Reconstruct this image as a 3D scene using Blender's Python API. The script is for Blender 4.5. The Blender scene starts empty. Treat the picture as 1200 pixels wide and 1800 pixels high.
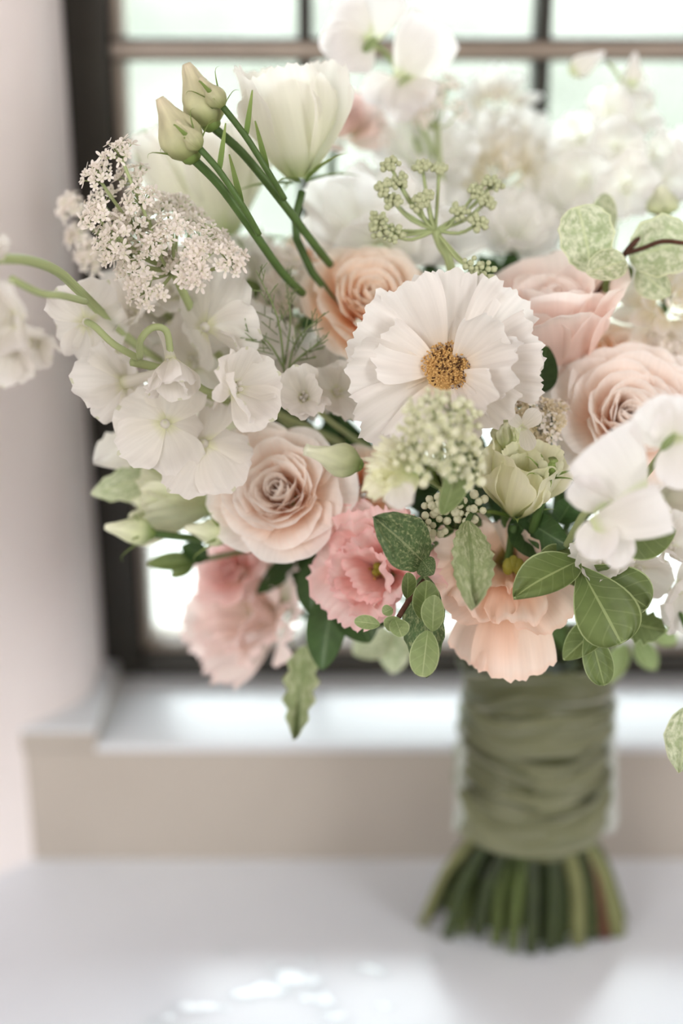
import bpy, bmesh, math, random
import numpy as np
from mathutils import Matrix, Vector

# ------------------------------------------------------------------ camera, world, light, exposure
SC = bpy.context.scene
COL = SC.collection
PI = math.pi
CAM = Vector((0, -0.6, 0.447)); PITCH = math.radians(20); FPX = 2500.0
cd = bpy.data.cameras.new('camera'); cam = bpy.data.objects.new('camera', cd); COL.objects.link(cam)
cam.location = CAM; cam.rotation_euler = (math.radians(70), 0, 0)
cd.sensor_fit = 'VERTICAL'; cd.sensor_height = 36; cd.sensor_width = 24; cd.lens = 50
cd.clip_start = 0.01; cd.clip_end = 200
cd.dof.use_dof = True; cd.dof.focus_distance = 0.512; cd.dof.aperture_fstop = 2.7
SC.camera = cam
SC.view_settings.view_transform = 'Standard'; SC.view_settings.look = 'None'
SC.view_settings.gamma = 1.0; SC.view_settings.use_curve_mapping = False
SC.view_settings.exposure = 0.42
W = bpy.data.worlds.new('overcast_sky'); SC.world = W; W.use_nodes = True
bg = W.node_tree.nodes['Background']; bg.inputs[0].default_value = (0.90, 0.96, 1.0, 1); bg.inputs[1].default_value = 9.4

def area_light(name, loc, target, sx, sy, power, col):
    ld = bpy.data.lights.new(name, 'AREA'); ld.shape = 'RECTANGLE'; ld.size = sx; ld.size_y = sy
    ld.energy = power; ld.color = col
    o = bpy.data.objects.new(name, ld); COL.objects.link(o); o.location = loc
    o.rotation_euler = (Vector(target) - Vector(loc)).to_track_quat('-Z', 'Y').to_euler()
    return o
# added fill lights, behind and to the left / right of the photographer
area_light('fill_light_left', (-1.55, -2.4, 0.9), (0, 0, 0.2), 1.3, 1.3, 31, (1.0, 0.985, 0.97))
area_light('fill_light_right', (1.75, -1.7, 0.8), (0, 0, 0.2), 1.0, 1.3, 23, (1.0, 0.99, 0.985))
SC.cycles.max_bounces = 14; SC.cycles.diffuse_bounces = 12; SC.cycles.transparent_max_bounces = 16
SC.cycles.transmission_bounces = 12; SC.cycles.glossy_bounces = 3
SC.cycles.caustics_reflective = False; SC.cycles.caustics_refractive = False
SC.cycles.use_denoising = True; SC.cycles.sample_clamp_indirect = 6

# ------------------------------------------------------------------ helpers
FWD = Vector((0, math.cos(PITCH), -math.sin(PITCH))); RGT = Vector((1, 0, 0)); UPV = Vector((0, math.sin(PITCH), math.cos(PITCH)))
def at(u, v, d): return CAM + d * (FWD + (u - 600) / FPX * RGT + (900 - v) / FPX * UPV)
def cdir(r, u, t): return (r * RGT + u * UPV - t * FWD).normalized()
def px(n, d): return n * d / FPX
BIND = Vector((0.088, 0.0, 0.165))
WM = {}

def lin(c):
    return tuple(((x / 255) / 12.92 if x / 255 <= 0.04045 else ((x / 255 + 0.055) / 1.055) ** 2.4) for x in c) + (1,)

def mesh_np(name, V, F, uv=None, smooth=True, mats=()):
    me = bpy.data.meshes.new(name)
    me.from_pydata([tuple(v) for v in V], [], [tuple(f) for f in F])
    if smooth: me.polygons.foreach_set('use_smooth', [True] * len(me.polygons))
    if uv is not None:
        l = me.uv_layers.new(name='UVMap')
        idx = np.empty(len(me.loops), dtype=np.int32); me.loops.foreach_get('vertex_index', idx)
        l.data.foreach_set('uv', np.asarray(uv, dtype=np.float32)[idx].ravel())
    for m in mats: me.materials.append(m)
    me.update()
    return me

def grid_faces(ns, nt, close=False):
    F = []
    for i in range(ns):
        for j in range(nt if close else nt):
            a = i * (nt + (0 if close else 1)) + j
            if close:
                b = i * nt + (j + 1) % nt; F.append((a, b, b + nt, a + nt))
            else:
                F.append((a, a + 1, a + nt + 2, a + nt + 1))
    return F

def petal(W=0.8, ns=8, nt=8, base=0.2, wp=0.6, rnd=0.3, rk=2.5, tipn=0.0, bend=0.0, bp=1.5, cup=0.6, cup1=None, ruf=0.0, rf=2.5,
          serr=0.0, sf=7, fold=0.0, leaf=None, chord=False, seed=0, pleat=0.0, pn=7, lserr=0.0, lsf=9, curl=0.0, mat=None, name='petal'):
    """A petal or leaf one unit long: grows along +Z, its inner side looks to -Y, width along X.  UV = (across, along)."""
    R = random.Random(seed); ph = [R.uniform(0, 6.28) for _ in range(8)]
    s = np.linspace(0, 1, ns + 1)[:, None] * np.ones((1, nt + 1)); t = np.ones((ns + 1, 1)) * np.linspace(-1, 1, nt + 1)[None, :]
    if leaf:
        s = (1 - np.cos(PI * s)) / 2; rnd = 0.0
        a, b = leaf; pk = a / (a + b); mx = pk ** a * (1 - pk) ** b
        w = W / 2 * (s ** a * (1 - s) ** b / mx) + 0.004
        if lserr: w = w * (1 + lserr * (2 * np.abs(((s * lsf) % 1.0) - 0.5) - 0.5) * 2 * np.minimum(1, 6 * s * (1 - s)))
    else:
        w = W / 2 * (base + (1 - base) * np.sin(PI / 2 * np.minimum(1, s / wp)))
        w = w * (1 - tipn * np.clip((s - wp) / max(1e-3, 1 - wp), 0, 1))
    edge = 1 - rnd * np.abs(t) ** rk * s
    if serr:
        tt = t * sf
        n = 0.5 * np.sin(tt * 1.9 + ph[0]) + 0.35 * np.sin(tt * 4.3 + ph[1]) + 0.3 * np.sin(tt * 7.7 + ph[2])
        edge = edge + serr * n * s ** 3
    l = s * edge
    q = np.linspace(0, 1.3, 80); ang = bend * q ** bp + curl * np.clip((q - 0.75) / 0.25, 0, 2) ** 2
    dq = q[1] - q[0]
    zc = np.concatenate([[0], np.cumsum(np.cos((ang[1:] + ang[:-1]) / 2) * dq)]); yc = np.concatenate([[0], np.cumsum(np.sin((ang[1:] + ang[:-1]) / 2) * dq)])
    cz = np.interp(l, q, zc); cy = np.interp(l, q, yc); ca = np.interp(l, q, ang)
    if cup1 is None: cup1 = cup
    c = cup + (cup1 - cup) * s; c = np.where(np.abs(c) < 1e-3, 1e-3, c)
    x = w * np.sin(c * t) / c; off = -w * (1 - np.cos(c * t)) / c
    off = off - fold * np.abs(t) * w
    if ruf:
        e = (0.55 * s ** 2 + 0.45 * np.abs(t) ** 3 * s)
        off = off + ruf * e * (np.sin(rf * PI * t + ph[3] + 2.6 * s) + 0.5 * np.sin(2.3 * rf * PI * t + ph[4] - 2 * s) + 0.5 * np.sin(7 * s + ph[5] + 2 * t))
    if pleat: off = off + pleat * np.cos(pn * PI * t + ph[6]) * np.minimum(1, 2 * s) * w * 2
    X = x; Y = cy + np.cos(ca) * off; Z = cz - np.sin(ca) * off
    V = np.stack([X, Y, Z], -1).reshape(-1, 3)
    if chord:
        e = V[ns * (nt + 1) + nt // 2]; L = math.hypot(e[1], e[2]); th = math.atan2(e[1], e[2])
        co, si = math.cos(th), math.sin(th)
        y, z = V[:, 1].copy(), V[:, 2].copy()
        V[:, 1] = (co * y - si * z) / L; V[:, 2] = (si * y + co * z) / L; V[:, 0] /= L
    uv = np.stack([t * 0.5 + 0.5, s], -1).reshape(-1, 2)
    return mesh_np(name, V, grid_faces(ns, nt), uv, True, [mat] if mat else [])

def tube_np(pts, rad, n=6, sub=4, cap=True):
    P = [Vector(p) for p in pts]; rad = list(rad) if hasattr(rad, '__len__') else [rad] * len(P)
    Q, RR = [], []
    for i in range(len(P) - 1):
        a, b, c, d = P[max(0, i - 1)], P[i], P[i + 1], P[min(len(P) - 1, i + 2)]
        k = sub if len(P) > 2 else 1
        for j in range(k):
            u = j / k
            Q.append(0.5 * ((2 * b) + (c - a) * u + (2 * a - 5 * b + 4 * c - d) * u * u + (3 * b - a - 3 * c + d) * u ** 3)); RR.append(rad[i] * (1 - u) + rad[i + 1] * u)
    Q.append(P[-1]); RR.append(rad[-1])
    V, UV = [], []; ref = Vector((0.31, 0.2, 0.93)); prev = None
    for i, p in enumerate(Q):
        T = (Q[min(i + 1, len(Q) - 1)] - Q[max(i - 1, 0)]).normalized()
        if prev is None:
            nx = T.cross(ref); nx = nx if nx.length > 1e-3 else T.cross(Vector((1, 0, 0)))
        else: nx = prev - T * prev.dot(T)
        nx.normalize(); prev = nx; ny = T.cross(nx)
        for j in range(n):
            a = 2 * PI * j / n; V.append(p + RR[i] * (math.cos(a) * nx + math.sin(a) * ny)); UV.append((j / n, i / max(1, len(Q) - 1)))
    F = grid_faces(len(Q) - 1, n, True)
    if cap: F += [tuple(range(n - 1, -1, -1)), tuple(range((len(Q) - 1) * n, len(Q) * n))]
    return V, F, UV

class MB:
    """Collects several shapes into one mesh for ONE part."""
    def __init__(s): s.V, s.F, s.U, s.M = [], [], [], []
    def add(s, V, F, U=None, mi=0):
        k = len(s.V); s.V += [Vector(v) for v in V]; s.F += [tuple(i + k for i in f) for f in F]
        s.U += list(U) if U is not None else [(0.5, 0.5)] * len(V); s.M += [mi] * len(F); return s
    def tube(s, pts, r, n=6, sub=4, mi=0): return s.add(*tube_np(pts, r, n, sub), mi)
    def ball(s, c, r, seg=8, rings=5, sq=(1, 1, 1), mi=0):
        V, F = [], []
        for i in range(rings + 1):
            th = PI * i / rings
            for j in range(seg):
                a = 2 * PI * j / seg
                V.append(Vector(c) + r * Vector((math.sin(th) * math.cos(a) * sq[0], math.sin(th) * math.sin(a) * sq[1], math.cos(th) * sq[2])))
        return s.add(V, grid_faces(rings, seg, True), [(0.5, 1 - i / rings) for i in range(rings + 1) for j in range(seg)], mi)
    def mesh(s, name, mats, M=None):
        V = [M @ v for v in s.V] if M is not None else s.V
        me = mesh_np(name, V, s.F, s.U, True, mats)
        me.polygons.foreach_set('material_index', s.M); return me

def thing(name, label, cat, M=None, group=None, mesh=None, kind=None):
    o = bpy.data.objects.new(name, mesh); COL.objects.link(o)
    if M is None: M = Matrix()
    if isinstance(M, Vector): M = Matrix.Translation(M)
    o.matrix_world = M; WM[o.name] = M.copy()
    o['label'] = label; o['category'] = cat
    if group: o['group'] = group
    if kind: o['kind'] = kind
    return o
def part(name, me, parent, Mw=None, local=None, kind=None, label=None):
    """A child object. Mw places it in the world, local relative to its parent."""
    o = bpy.data.objects.new(name, me); COL.objects.link(o); o.parent = parent
    P = WM[parent.name]
    if local is None: local = P.inverted() @ (Mw if Mw is not None else Matrix())
    o.matrix_basis = local; WM[o.name] = P @ local
    if kind: o['kind'] = kind
    if label: o['label'] = label
    return o
def struct(name, me, parent=None):
    o = bpy.data.objects.new(name, me); COL.objects.link(o)
    WM[o.name] = Matrix()
    if parent: o.parent = parent
    else: o['kind'] = 'structure'
    return o

def frame(p, z, roll=0.0):
    z = Vector(z).normalized(); x = Vector((0, 0, 1)).cross(z)
    if x.length < 0.05: x = Vector((1, 0, 0))
    x.normalize(); y = z.cross(x)
    M = Matrix((x, y, z)).transposed().to_4x4(); M.translation = p
    return M @ Matrix.Rotation(roll, 4, 'Z')
def span(p0, p1, face=None, scale=True, roll=0.0):
    """Frame whose +Z runs p0 -> p1 (scaled to that length) and whose -Y looks to face (towards the photographer if None)."""
    Z = p1 - p0; L = Z.length; Z = Z / L
    if face is None: face = CAM - p0
    Y = -(face - Z * face.dot(Z)); Y.normalize(); X = Y.cross(Z)
    M = Matrix((X, Y, Z)).transposed().to_4x4(); M.translation = p0
    M = M @ Matrix.Rotation(roll, 4, 'Z')
    return M @ Matrix.Scale(L, 4) if scale else M
def Rx(a): return Matrix.Rotation(a, 4, 'X')
def Ry(a): return Matrix.Rotation(a, 4, 'Y')
def Rz(a): return Matrix.Rotation(a, 4, 'Z')
def T(x, y, z): return Matrix.Translation((x, y, z))
def S(k): return Matrix.Scale(k, 4)

def box_bm(bm, x0, x1, y0, y1, z0, z1, bev=0.0, seg=2):
    vs = [bm.verts.new((x, y, z)) for x in (x0, x1) for y in (y0, y1) for z in (z0, z1)]
    for f in ((0, 1, 3, 2), (4, 6, 7, 5), (0, 4, 5, 1), (2, 3, 7, 6), (0, 2, 6, 4), (1, 5, 7, 3)): bm.faces.new([vs[i] for i in f])
    bm.normal_update()
    if bev:
        es = list({e for v in vs for e in v.link_edges})
        bmesh.ops.bevel(bm, geom=es, offset=bev, segments=seg, affect='EDGES', profile=0.5)
def box_mesh(name, b, mat, bev=0.0, seg=2):
    bm = bmesh.new(); box_bm(bm, *b, bev, seg); bmesh.ops.recalc_face_normals(bm, faces=bm.faces)
    me = bpy.data.meshes.new(name); bm.to_mesh(me); bm.free(); me.materials.append(mat)
    if bev: me.polygons.foreach_set('use_smooth', [True] * len(me.polygons)); me.set_sharp_from_angle(angle=math.radians(50))
    return me

# ------------------------------------------------------------------ materials
def new_mat(name):
    m = bpy.data.materials.new(name); m.use_nodes = True; nt = m.node_tree; nt.nodes.clear()
    return m, nt, nt.nodes, nt.links
def N(ns, t, **kw):
    n = ns.new(t)
    for k, v in kw.items(): setattr(n, k, v)
    return n
def petal_mat(name, ramp, tr=0.35, rough=0.55, vein=0.10, var=0.05, vscale=(26, 1.6), mottle=None, midrib=None, rim=None, spec=0.25, bump=0.15, dot=None):
    """Petals and leaves: colour along the length (UV.y), fine veins, optional mottling and midrib, light passing through."""
    m, nt, ns, lk = new_mat(name)
    uv = N(ns, 'ShaderNodeUVMap'); sp = N(ns, 'ShaderNodeSeparateXYZ'); lk.new(uv.outputs[0], sp.inputs[0])
    rp = N(ns, 'ShaderNodeValToRGB'); els = rp.color_ramp.elements
    while len(els) < len(ramp): els.new(0.5)
    for e, (p, c) in zip(els, ramp): e.position = p; e.color = lin(c)
    lk.new(sp.outputs[1], rp.inputs[0]); colr = rp.outputs[0]
    oi = N(ns, 'ShaderNodeObjectInfo')
    mp = N(ns, 'ShaderNodeMapping'); mp.inputs[3].default_value = (vscale[0], vscale[1], 1); lk.new(uv.outputs[0], mp.inputs[0])
    cmb = N(ns, 'ShaderNodeCombineXYZ'); lk.new(oi.outputs['Random'], cmb.inputs[2]); mul = N(ns, 'ShaderNodeVectorMath', operation='SCALE'); mul.inputs[3].default_value = 37; lk.new(cmb.outputs[0], mul.inputs[0])
    lk.new(mul.outputs[0], mp.inputs[1])
    nz = N(ns, 'ShaderNodeTexNoise'); nz.inputs['Scale'].default_value = 1; nz.inputs['Detail'].default_value = 2; lk.new(mp.outputs[0], nz.inputs[0])
    mr = N(ns, 'ShaderNodeMapRange'); mr.inputs[1].default_value = 0.3; mr.inputs[2].default_value = 0.7; mr.inputs[3].default_value = 1 - vein; mr.inputs[4].default_value = 1 + vein * 0.4; lk.new(nz.outputs[0], mr.inputs[0])
    rv = N(ns, 'ShaderNodeMapRange'); rv.inputs[3].default_value = 1 - var; rv.inputs[4].default_value = 1 + var; lk.new(oi.outputs['Random'], rv.inputs[0])
    mm = N(ns, 'ShaderNodeMath', operation='MULTIPLY'); lk.new(mr.outputs[0], mm.inputs[0]); lk.new(rv.outputs[0], mm.inputs[1])
    vm = N(ns, 'ShaderNodeVectorMath', operation='SCALE'); lk.new(colr, vm.inputs[0]); lk.new(mm.outputs[0], vm.inputs[3]); colr = vm.outputs[0]
    def mixc(fac, c2):
        nonlocal colr
        mx = N(ns, 'ShaderNodeMix', data_type='RGBA'); lk.new(fac, mx.inputs[0]); lk.new(colr, mx.inputs[6]); mx.inputs[7].default_value = lin(c2); colr = mx.outputs[2]
    def math_(op, a, b=None, c=None):
        n = N(ns, 'ShaderNodeMath', operation=op)
        for i, v in enumerate((a, b, c)):
            if v is None: continue
            if hasattr(v, 'links'): lk.new(v, n.inputs[i])
            else: n.inputs[i].default_value = v
        return n.outputs[0]
    across = math_('ABSOLUTE', math_('SUBTRACT', sp.outputs[0], 0.5))
    if mottle:
        c2, sc, lo, hi = mottle
        n2 = N(ns, 'ShaderNodeTexNoise'); n2.inputs['Scale'].default_value = sc; n2.inputs['Detail'].default_value = 4; n2.inputs['Roughness'].default_value = 0.7
        ad = N(ns, 'ShaderNodeVectorMath', operation='ADD'); lk.new(uv.outputs[0], ad.inputs[0]); lk.new(mul.outputs[0], ad.inputs[1]); lk.new(ad.outputs[0], n2.inputs[0])
        r2 = N(ns, 'ShaderNodeMapRange'); r2.inputs[1].default_value = lo; r2.inputs[2].default_value = hi; lk.new(n2.outputs[0], r2.inputs[0]); mixc(r2.outputs[0], c2)
    if midrib:
        c2, wd, nside = midrib
        f = math_('LESS_THAN', across, wd)
        k = math_('FRACT', math_('MULTIPLY', math_('SUBTRACT', sp.outputs[1], math_('MULTIPLY', across, 0.5)), nside))
        f2 = math_('MULTIPLY', math_('LESS_THAN', math_('ABSOLUTE', math_('SUBTRACT', k, 0.5)), 0.06), 0.55)
        mixc(math_('MULTIPLY', math_('MAXIMUM', f, math_('MULTIPLY', f2, 0.45)), 0.55), c2)
    if rim:
        c2, wd = rim
        f = math_('GREATER_THAN', across, 0.5 - wd); f = math_('MAXIMUM', f, math_('GREATER_THAN', sp.outputs[1], 1 - wd * 0.8)); mixc(math_('MULTIPLY', f, 0.7), c2)
    if dot: mixc(math_('MULTIPLY', math_('MULTIPLY', math_('LESS_THAN', across, 0.045), math_('GREATER_THAN', sp.outputs[1], 0.94)), 0.4), dot)
    pb = N(ns, 'ShaderNodeBsdfPrincipled'); pb.inputs['Roughness'].default_value = rough; pb.inputs['Specular IOR Level'].default_value = spec; lk.new(colr, pb.inputs['Base Color'])
    if bump:
        bp = N(ns, 'ShaderNodeBump'); bp.inputs['Strength'].default_value = bump; bp.inputs['Distance'].default_value = 0.0006; lk.new(nz.outputs[0], bp.inputs['Height']); lk.new(bp.outputs[0], pb.inputs['Normal'])
    tl = N(ns, 'ShaderNodeBsdfTranslucent'); lk.new(colr, tl.inputs[0])
    mx = N(ns, 'ShaderNodeMixShader'); mx.inputs[0].default_value = tr; lk.new(pb.outputs[0], mx.inputs[1]); lk.new(tl.outputs[0], mx.inputs[2])
    out = N(ns, 'ShaderNodeOutputMaterial'); lk.new(mx.outputs[0], out.inputs[0])
    return m
def solid_mat(name, c, rough=0.6, c2=None, sc=40.0, spec=0.3, bump=0.0, bdist=0.001, coat=0.0, bsc=None, metal=0.0):
    m, nt, ns, lk = new_mat(name)
    pb = N(ns, 'ShaderNodeBsdfPrincipled'); pb.inputs['Roughness'].default_value = rough; pb.inputs['Specular IOR Level'].default_value = spec; pb.inputs['Coat Weight'].default_value = coat
    pb.inputs['Coat Roughness'].default_value = 0.15; pb.inputs['Metallic'].default_value = metal
    tc = N(ns, 'ShaderNodeTexCoord'); nz = N(ns, 'ShaderNodeTexNoise'); nz.inputs['Scale'].default_value = sc; nz.inputs['Detail'].default_value = 4; lk.new(tc.outputs['Object'], nz.inputs[0])
    rp = N(ns, 'ShaderNodeValToRGB'); rp.color_ramp.elements[0].position = 0.3; rp.color_ramp.elements[1].position = 0.7
    rp.color_ramp.elements[0].color = lin(c2 or c); rp.color_ramp.elements[1].color = lin(c); lk.new(nz.outputs[0], rp.inputs[0]); lk.new(rp.outputs[0], pb.inputs['Base Color'])
    if bump:
        n2 = nz
        if bsc:
            n2 = N(ns, 'ShaderNodeTexNoise'); n2.inputs['Scale'].default_value = bsc; n2.inputs['Detail'].default_value = 5; lk.new(tc.outputs['Object'], n2.inputs[0])
        bp = N(ns, 'ShaderNodeBump'); bp.inputs['Strength'].default_value = bump; bp.inputs['Distance'].default_value = bdist; lk.new(n2.outputs[0], bp.inputs['Height']); lk.new(bp.outputs[0], pb.inputs['Normal'])
    out = N(ns, 'ShaderNodeOutputMaterial'); lk.new(pb.outputs[0], out.inputs[0])
    return m
def glass_mat(name, tint=(0.97, 0.99, 0.98), gl=0.05, ior=1.45):
    m, nt, ns, lk = new_mat(name)
    t = N(ns, 'ShaderNodeBsdfTransparent'); t.inputs[0].default_value = tint + (1,)
    g = N(ns, 'ShaderNodeBsdfGlossy'); g.inputs[1].default_value = gl
    mx = N(ns, 'ShaderNodeMixShader')
    if ior < 1: mx.inputs[0].default_value = ior
    else:
        fr = N(ns, 'ShaderNodeFresnel'); fr.inputs[0].default_value = ior; lk.new(fr.outputs[0], mx.inputs[0])
    lk.new(t.outputs[0], mx.inputs[1]); lk.new(g.outputs[0], mx.inputs[2])
    out = N(ns, 'ShaderNodeOutputMaterial'); lk.new(mx.outputs[0], out.inputs[0]); return m
def silk_mat(name, c, tr=0.4, clear=0.10):
    m, nt, ns, lk = new_mat(name)
    tc = N(ns, 'ShaderNodeTexCoord'); mp = N(ns, 'ShaderNodeMapping'); mp.inputs[3].default_value = (60, 60, 900); lk.new(tc.outputs['Object'], mp.inputs[0])
    nz = N(ns, 'ShaderNodeTexNoise'); nz.inputs['Scale'].default_value = 1; nz.inputs['Detail'].default_value = 3; lk.new(mp.outputs[0], nz.inputs[0])
    rp = N(ns, 'ShaderNodeValToRGB'); a = lin(c); rp.color_ramp.elements[0].color = tuple(x * 0.82 for x in a[:3]) + (1,); rp.color_ramp.elements[1].color = a; lk.new(nz.outputs[0], rp.inputs[0])
    pb = N(ns, 'ShaderNodeBsdfPrincipled'); pb.inputs['Roughness'].default_value = 0.42; pb.inputs['Sheen Weight'].default_value = 1.0; pb.inputs['Sheen Roughness'].default_value = 0.35; pb.inputs['Sheen Tint'].default_value = (0.95, 0.96, 0.9, 1); lk.new(rp.outputs[0], pb.inputs['Base Color'])
    tl = N(ns, 'ShaderNodeBsdfTranslucent'); lk.new(rp.outputs[0], tl.inputs[0])
    tp = N(ns, 'ShaderNodeBsdfTransparent')
    m1 = N(ns, 'ShaderNodeMixShader'); m1.inputs[0].default_value = tr; lk.new(pb.outputs[0], m1.inputs[1]); lk.new(tl.outputs[0], m1.inputs[2])
    m2 = N(ns, 'ShaderNodeMixShader'); m2.inputs[0].default_value = clear; lk.new(m1.outputs[0], m2.inputs[1]); lk.new(tp.outputs[0], m2.inputs[2])
    out = N(ns, 'ShaderNodeOutputMaterial'); lk.new(m2.outputs[0], out.inputs[0]); return m

M = {}
M['plaster'] = solid_mat('white_plaster', (237, 232, 231), 0.8, (229, 222, 221), 6, 0.2, 0.25, 0.002, bsc=30)
M['ledge'] = solid_mat('white_gloss_paint', (226, 233, 242), 0.25, (219, 226, 236), 9, 0.45, 0.12, 0.002, bsc=18)
M['sill'] = solid_mat('shaded_riser_paint', (176, 169, 160), 0.5, (168, 161, 152), 8, 0.4, 0.1, 0.002, bsc=25)  # darkened: the shade on the riser's front is put into the colour
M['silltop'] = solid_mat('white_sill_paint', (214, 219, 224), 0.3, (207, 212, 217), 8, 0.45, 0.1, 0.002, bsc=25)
M['room'] = solid_mat('warm_room_paint', (226, 220, 216), 0.85, (220, 214, 209), 2)
M['floorboard'] = solid_mat('oak_floor', (150, 136, 122), 0.5, (130, 116, 104), 5)
M['frame'] = solid_mat('dark_bronze_paint', (43, 41, 35), 0.45, (36, 34, 28), 30, 0.4)
M['bar'] = solid_mat('lit_bar_paint', (152, 140, 128), 0.4, (138, 126, 114), 30, 0.5)  # lighter than the frame: light on bars and beads put into the colour
M['glass'] = glass_mat('window_glass')
M['stone'] = solid_mat('pale_terrace_stone', (150, 150, 146), 0.8, (134, 134, 130), 3)
M['lawn'] = solid_mat('lawn_green', (132, 132, 122), 0.9, (118, 120, 106), 3)
M['hedge'] = solid_mat('hedge_green', (128, 128, 121), 0.85, (106, 110, 101), 2.2, bump=0.8, bdist=0.1, bsc=6)
WHITE = [(0, (218, 224, 186)), (0.16, (238, 237, 227)), (1, (243, 241, 238))]
M['white'] = petal_mat('white_petal', WHITE, 0.52)
GLARE_WHITE = [(0, (236, 240, 214)), (0.16, (252, 252, 247)), (1, (254, 254, 253))]
M['glarewhite'] = petal_mat('glare_white_petal', GLARE_WHITE, 0.68, 0.5, 0.03)  # whiter copy for the back blooms, window glare put into the colour
M['cosmos'] = petal_mat('cosmos_petal', [(0, (236, 218, 160)), (0.12, (244, 232, 214)), (0.4, (238, 234, 229)), (1, (241, 240, 238))], 0.34, 0.5, 0.06, vscale=(14, 0.8), bump=0.35)
M['delph'] = petal_mat('delphinium_petal', [(0, (226, 228, 196)), (0.2, (237, 235, 228)), (1, (241, 239, 236))], 0.52, 0.5, 0.05, vscale=(14, 1.2), bump=0.3, dot=(176, 188, 120))
M['pea'] = petal_mat('sweet_pea_petal', [(0, (214, 226, 178)), (0.18, (240, 239, 233)), (1, (243, 242, 243))], 0.45, 0.5, 0.05)
M['cream'] = petal_mat('glare_cream_petal', [(0, (250, 242, 222)), (0.35, (253, 249, 238)), (0.8, (254, 253, 249)), (1, (254, 254, 252))], 0.72)  # cream raised near white to stand in for window glare
M['ivory'] = petal_mat('ivory_bud_petal', [(0, (204, 216, 150)), (0.3, (238, 240, 206)), (0.8, (248, 248, 228)), (1, (246, 248, 222))], 0.42, 0.5, 0.05)
M['ivoryw'] = petal_mat('white_green_petal', [(0, (200, 214, 158)), (0.25, (243, 245, 230)), (1, (250, 250, 245))], 0.5, 0.5, 0.04, bump=0.08)
M['blush'] = petal_mat('blush_rose_petal', [(0, (254, 212, 178)), (0.3, (254, 234, 218)), (0.75, (254, 246, 240)), (0.95, (254, 249, 245)), (1, (254, 252, 250))], 0.52, 0.5, 0.05, 0.04)
M['peachrose'] = petal_mat('peach_rose_petal', [(0, (252, 202, 156)), (0.35, (253, 220, 188)), (0.75, (254, 236, 218)), (1, (254, 247, 239))], 0.46, 0.5, 0.05, 0.04)
M['pinkrose'] = petal_mat('pink_rose_petal', [(0, (252, 222, 208)), (0.4, (254, 237, 229)), (0.8, (254, 241, 236)), (1, (254, 246, 242))], 0.5, 0.5, 0.05, 0.04)
M['pink'] = petal_mat('pink_lisianthus_petal', [(0, (238, 214, 184)), (0.2, (248, 212, 204)), (0.55, (250, 220, 216)), (0.9, (251, 227, 224)), (1, (249, 211, 211))], 0.42, 0.55, 0.06, 0.06)
M['palepink'] = petal_mat('pale_pink_lisianthus_petal', [(0, (232, 228, 200)), (0.25, (249, 241, 232)), (0.6, (251, 240, 235)), (0.92, (251, 238, 234)), (1, (249, 228, 226))], 0.42, 0.55, 0.06, 0.05)
M['peach'] = petal_mat('peach_lisianthus_petal', [(0, (96, 88, 40)), (0.10, (150, 124, 66)), (0.22, (246, 216, 190)), (0.6, (250, 229, 213)), (0.92, (251, 233, 221)), (1, (250, 224, 209))], 0.40, 0.55, 0.04, 0.05)
M['leaf'] = petal_mat('mid_green_leaf', [(0, (90, 110, 56)), (1, (112, 130, 78))], 0.26, 0.45, 0.14, 0.10, (3, 7), None, ((170, 186, 130), 0.022, 6), ((180, 196, 146), 0.025), 0.4, 0.25)
M['sageleaf'] = petal_mat('sage_green_leaf', [(0, (126, 146, 94)), (1, (146, 164, 114))], 0.32, 0.5, 0.12, 0.08, (3, 6), None, ((190, 202, 156), 0.02, 5), ((196, 208, 162), 0.03), 0.3, 0.2)
M['dark'] = petal_mat('dark_green_leaf', [(0, (50, 76, 38)), (1, (62, 92, 48))], 0.16, 0.4, 0.2, 0.18, (3, 7), None, ((104, 130, 84), 0.02, 6), None, 0.4, 0.3)
M['mint'] = petal_mat('crinkled_leaf', [(0, (80, 104, 62)), (1, (84, 108, 70))], 0.2, 0.55, 0.25, 0.08, (6, 10), ((150, 160, 116), 16, 0.5, 0.68), ((150, 160, 118), 0.02, 8), None, 0.3, 0.8)
M['varieg'] = petal_mat('variegated_leaf', [(0, (160, 176, 132)), (1, (178, 192, 152))], 0.34, 0.55, 0.15, 0.06, (4, 8), ((216, 222, 196), 9, 0.42, 0.62), ((204, 214, 170), 0.03, 6), ((216, 222, 186), 0.04), 0.3, 0.4)
M['greytrail'] = petal_mat('grey_green_leaf', [(0, (134, 150, 104)), (1, (150, 164, 122))], 0.26, 0.6, 0.15, 0.05, (4, 8), ((186, 194, 158), 8, 0.45, 0.65), ((110, 130, 80), 0.05, 6), None, 0.25, 0.5)
M['calyx'] = petal_mat('calyx_green', [(0, (96, 126, 58)), (1, (150, 170, 102))], 0.15, 0.5, 0.12, 0.06)
M['bud'] = petal_mat('green_bud', [(0, (146, 160, 98)), (0.35, (200, 202, 162)), (0.8, (216, 212, 180)), (1, (226, 218, 192))], 0.2, 0.5, 0.2, 0.05, (9, 2))
M['palebud'] = petal_mat('pale_bud', [(0, (136, 164, 92)), (0.3, (214, 224, 180)), (1, (242, 245, 224))], 0.25, 0.5, 0.16, 0.05, (8, 2))
M['stem'] = petal_mat('flower_stem_green', [(0, (72, 100, 50)), (1, (86, 114, 60))], 0.06, 0.45, 0.15, 0.12, (2, 14), spec=0.35)
M['palestem'] = petal_mat('pale_stem_green', [(0, (174, 188, 136)), (1, (184, 198, 148))], 0.2, 0.5, 0.1, 0.06)
M['cut'] = petal_mat('cut_stem_green', [(0, (36, 46, 20)), (0.5, (44, 57, 24)), (1, (60, 72, 36))], 0.01, 0.4, 0.3, 0.28, (3, 9), spec=0.4)
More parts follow.
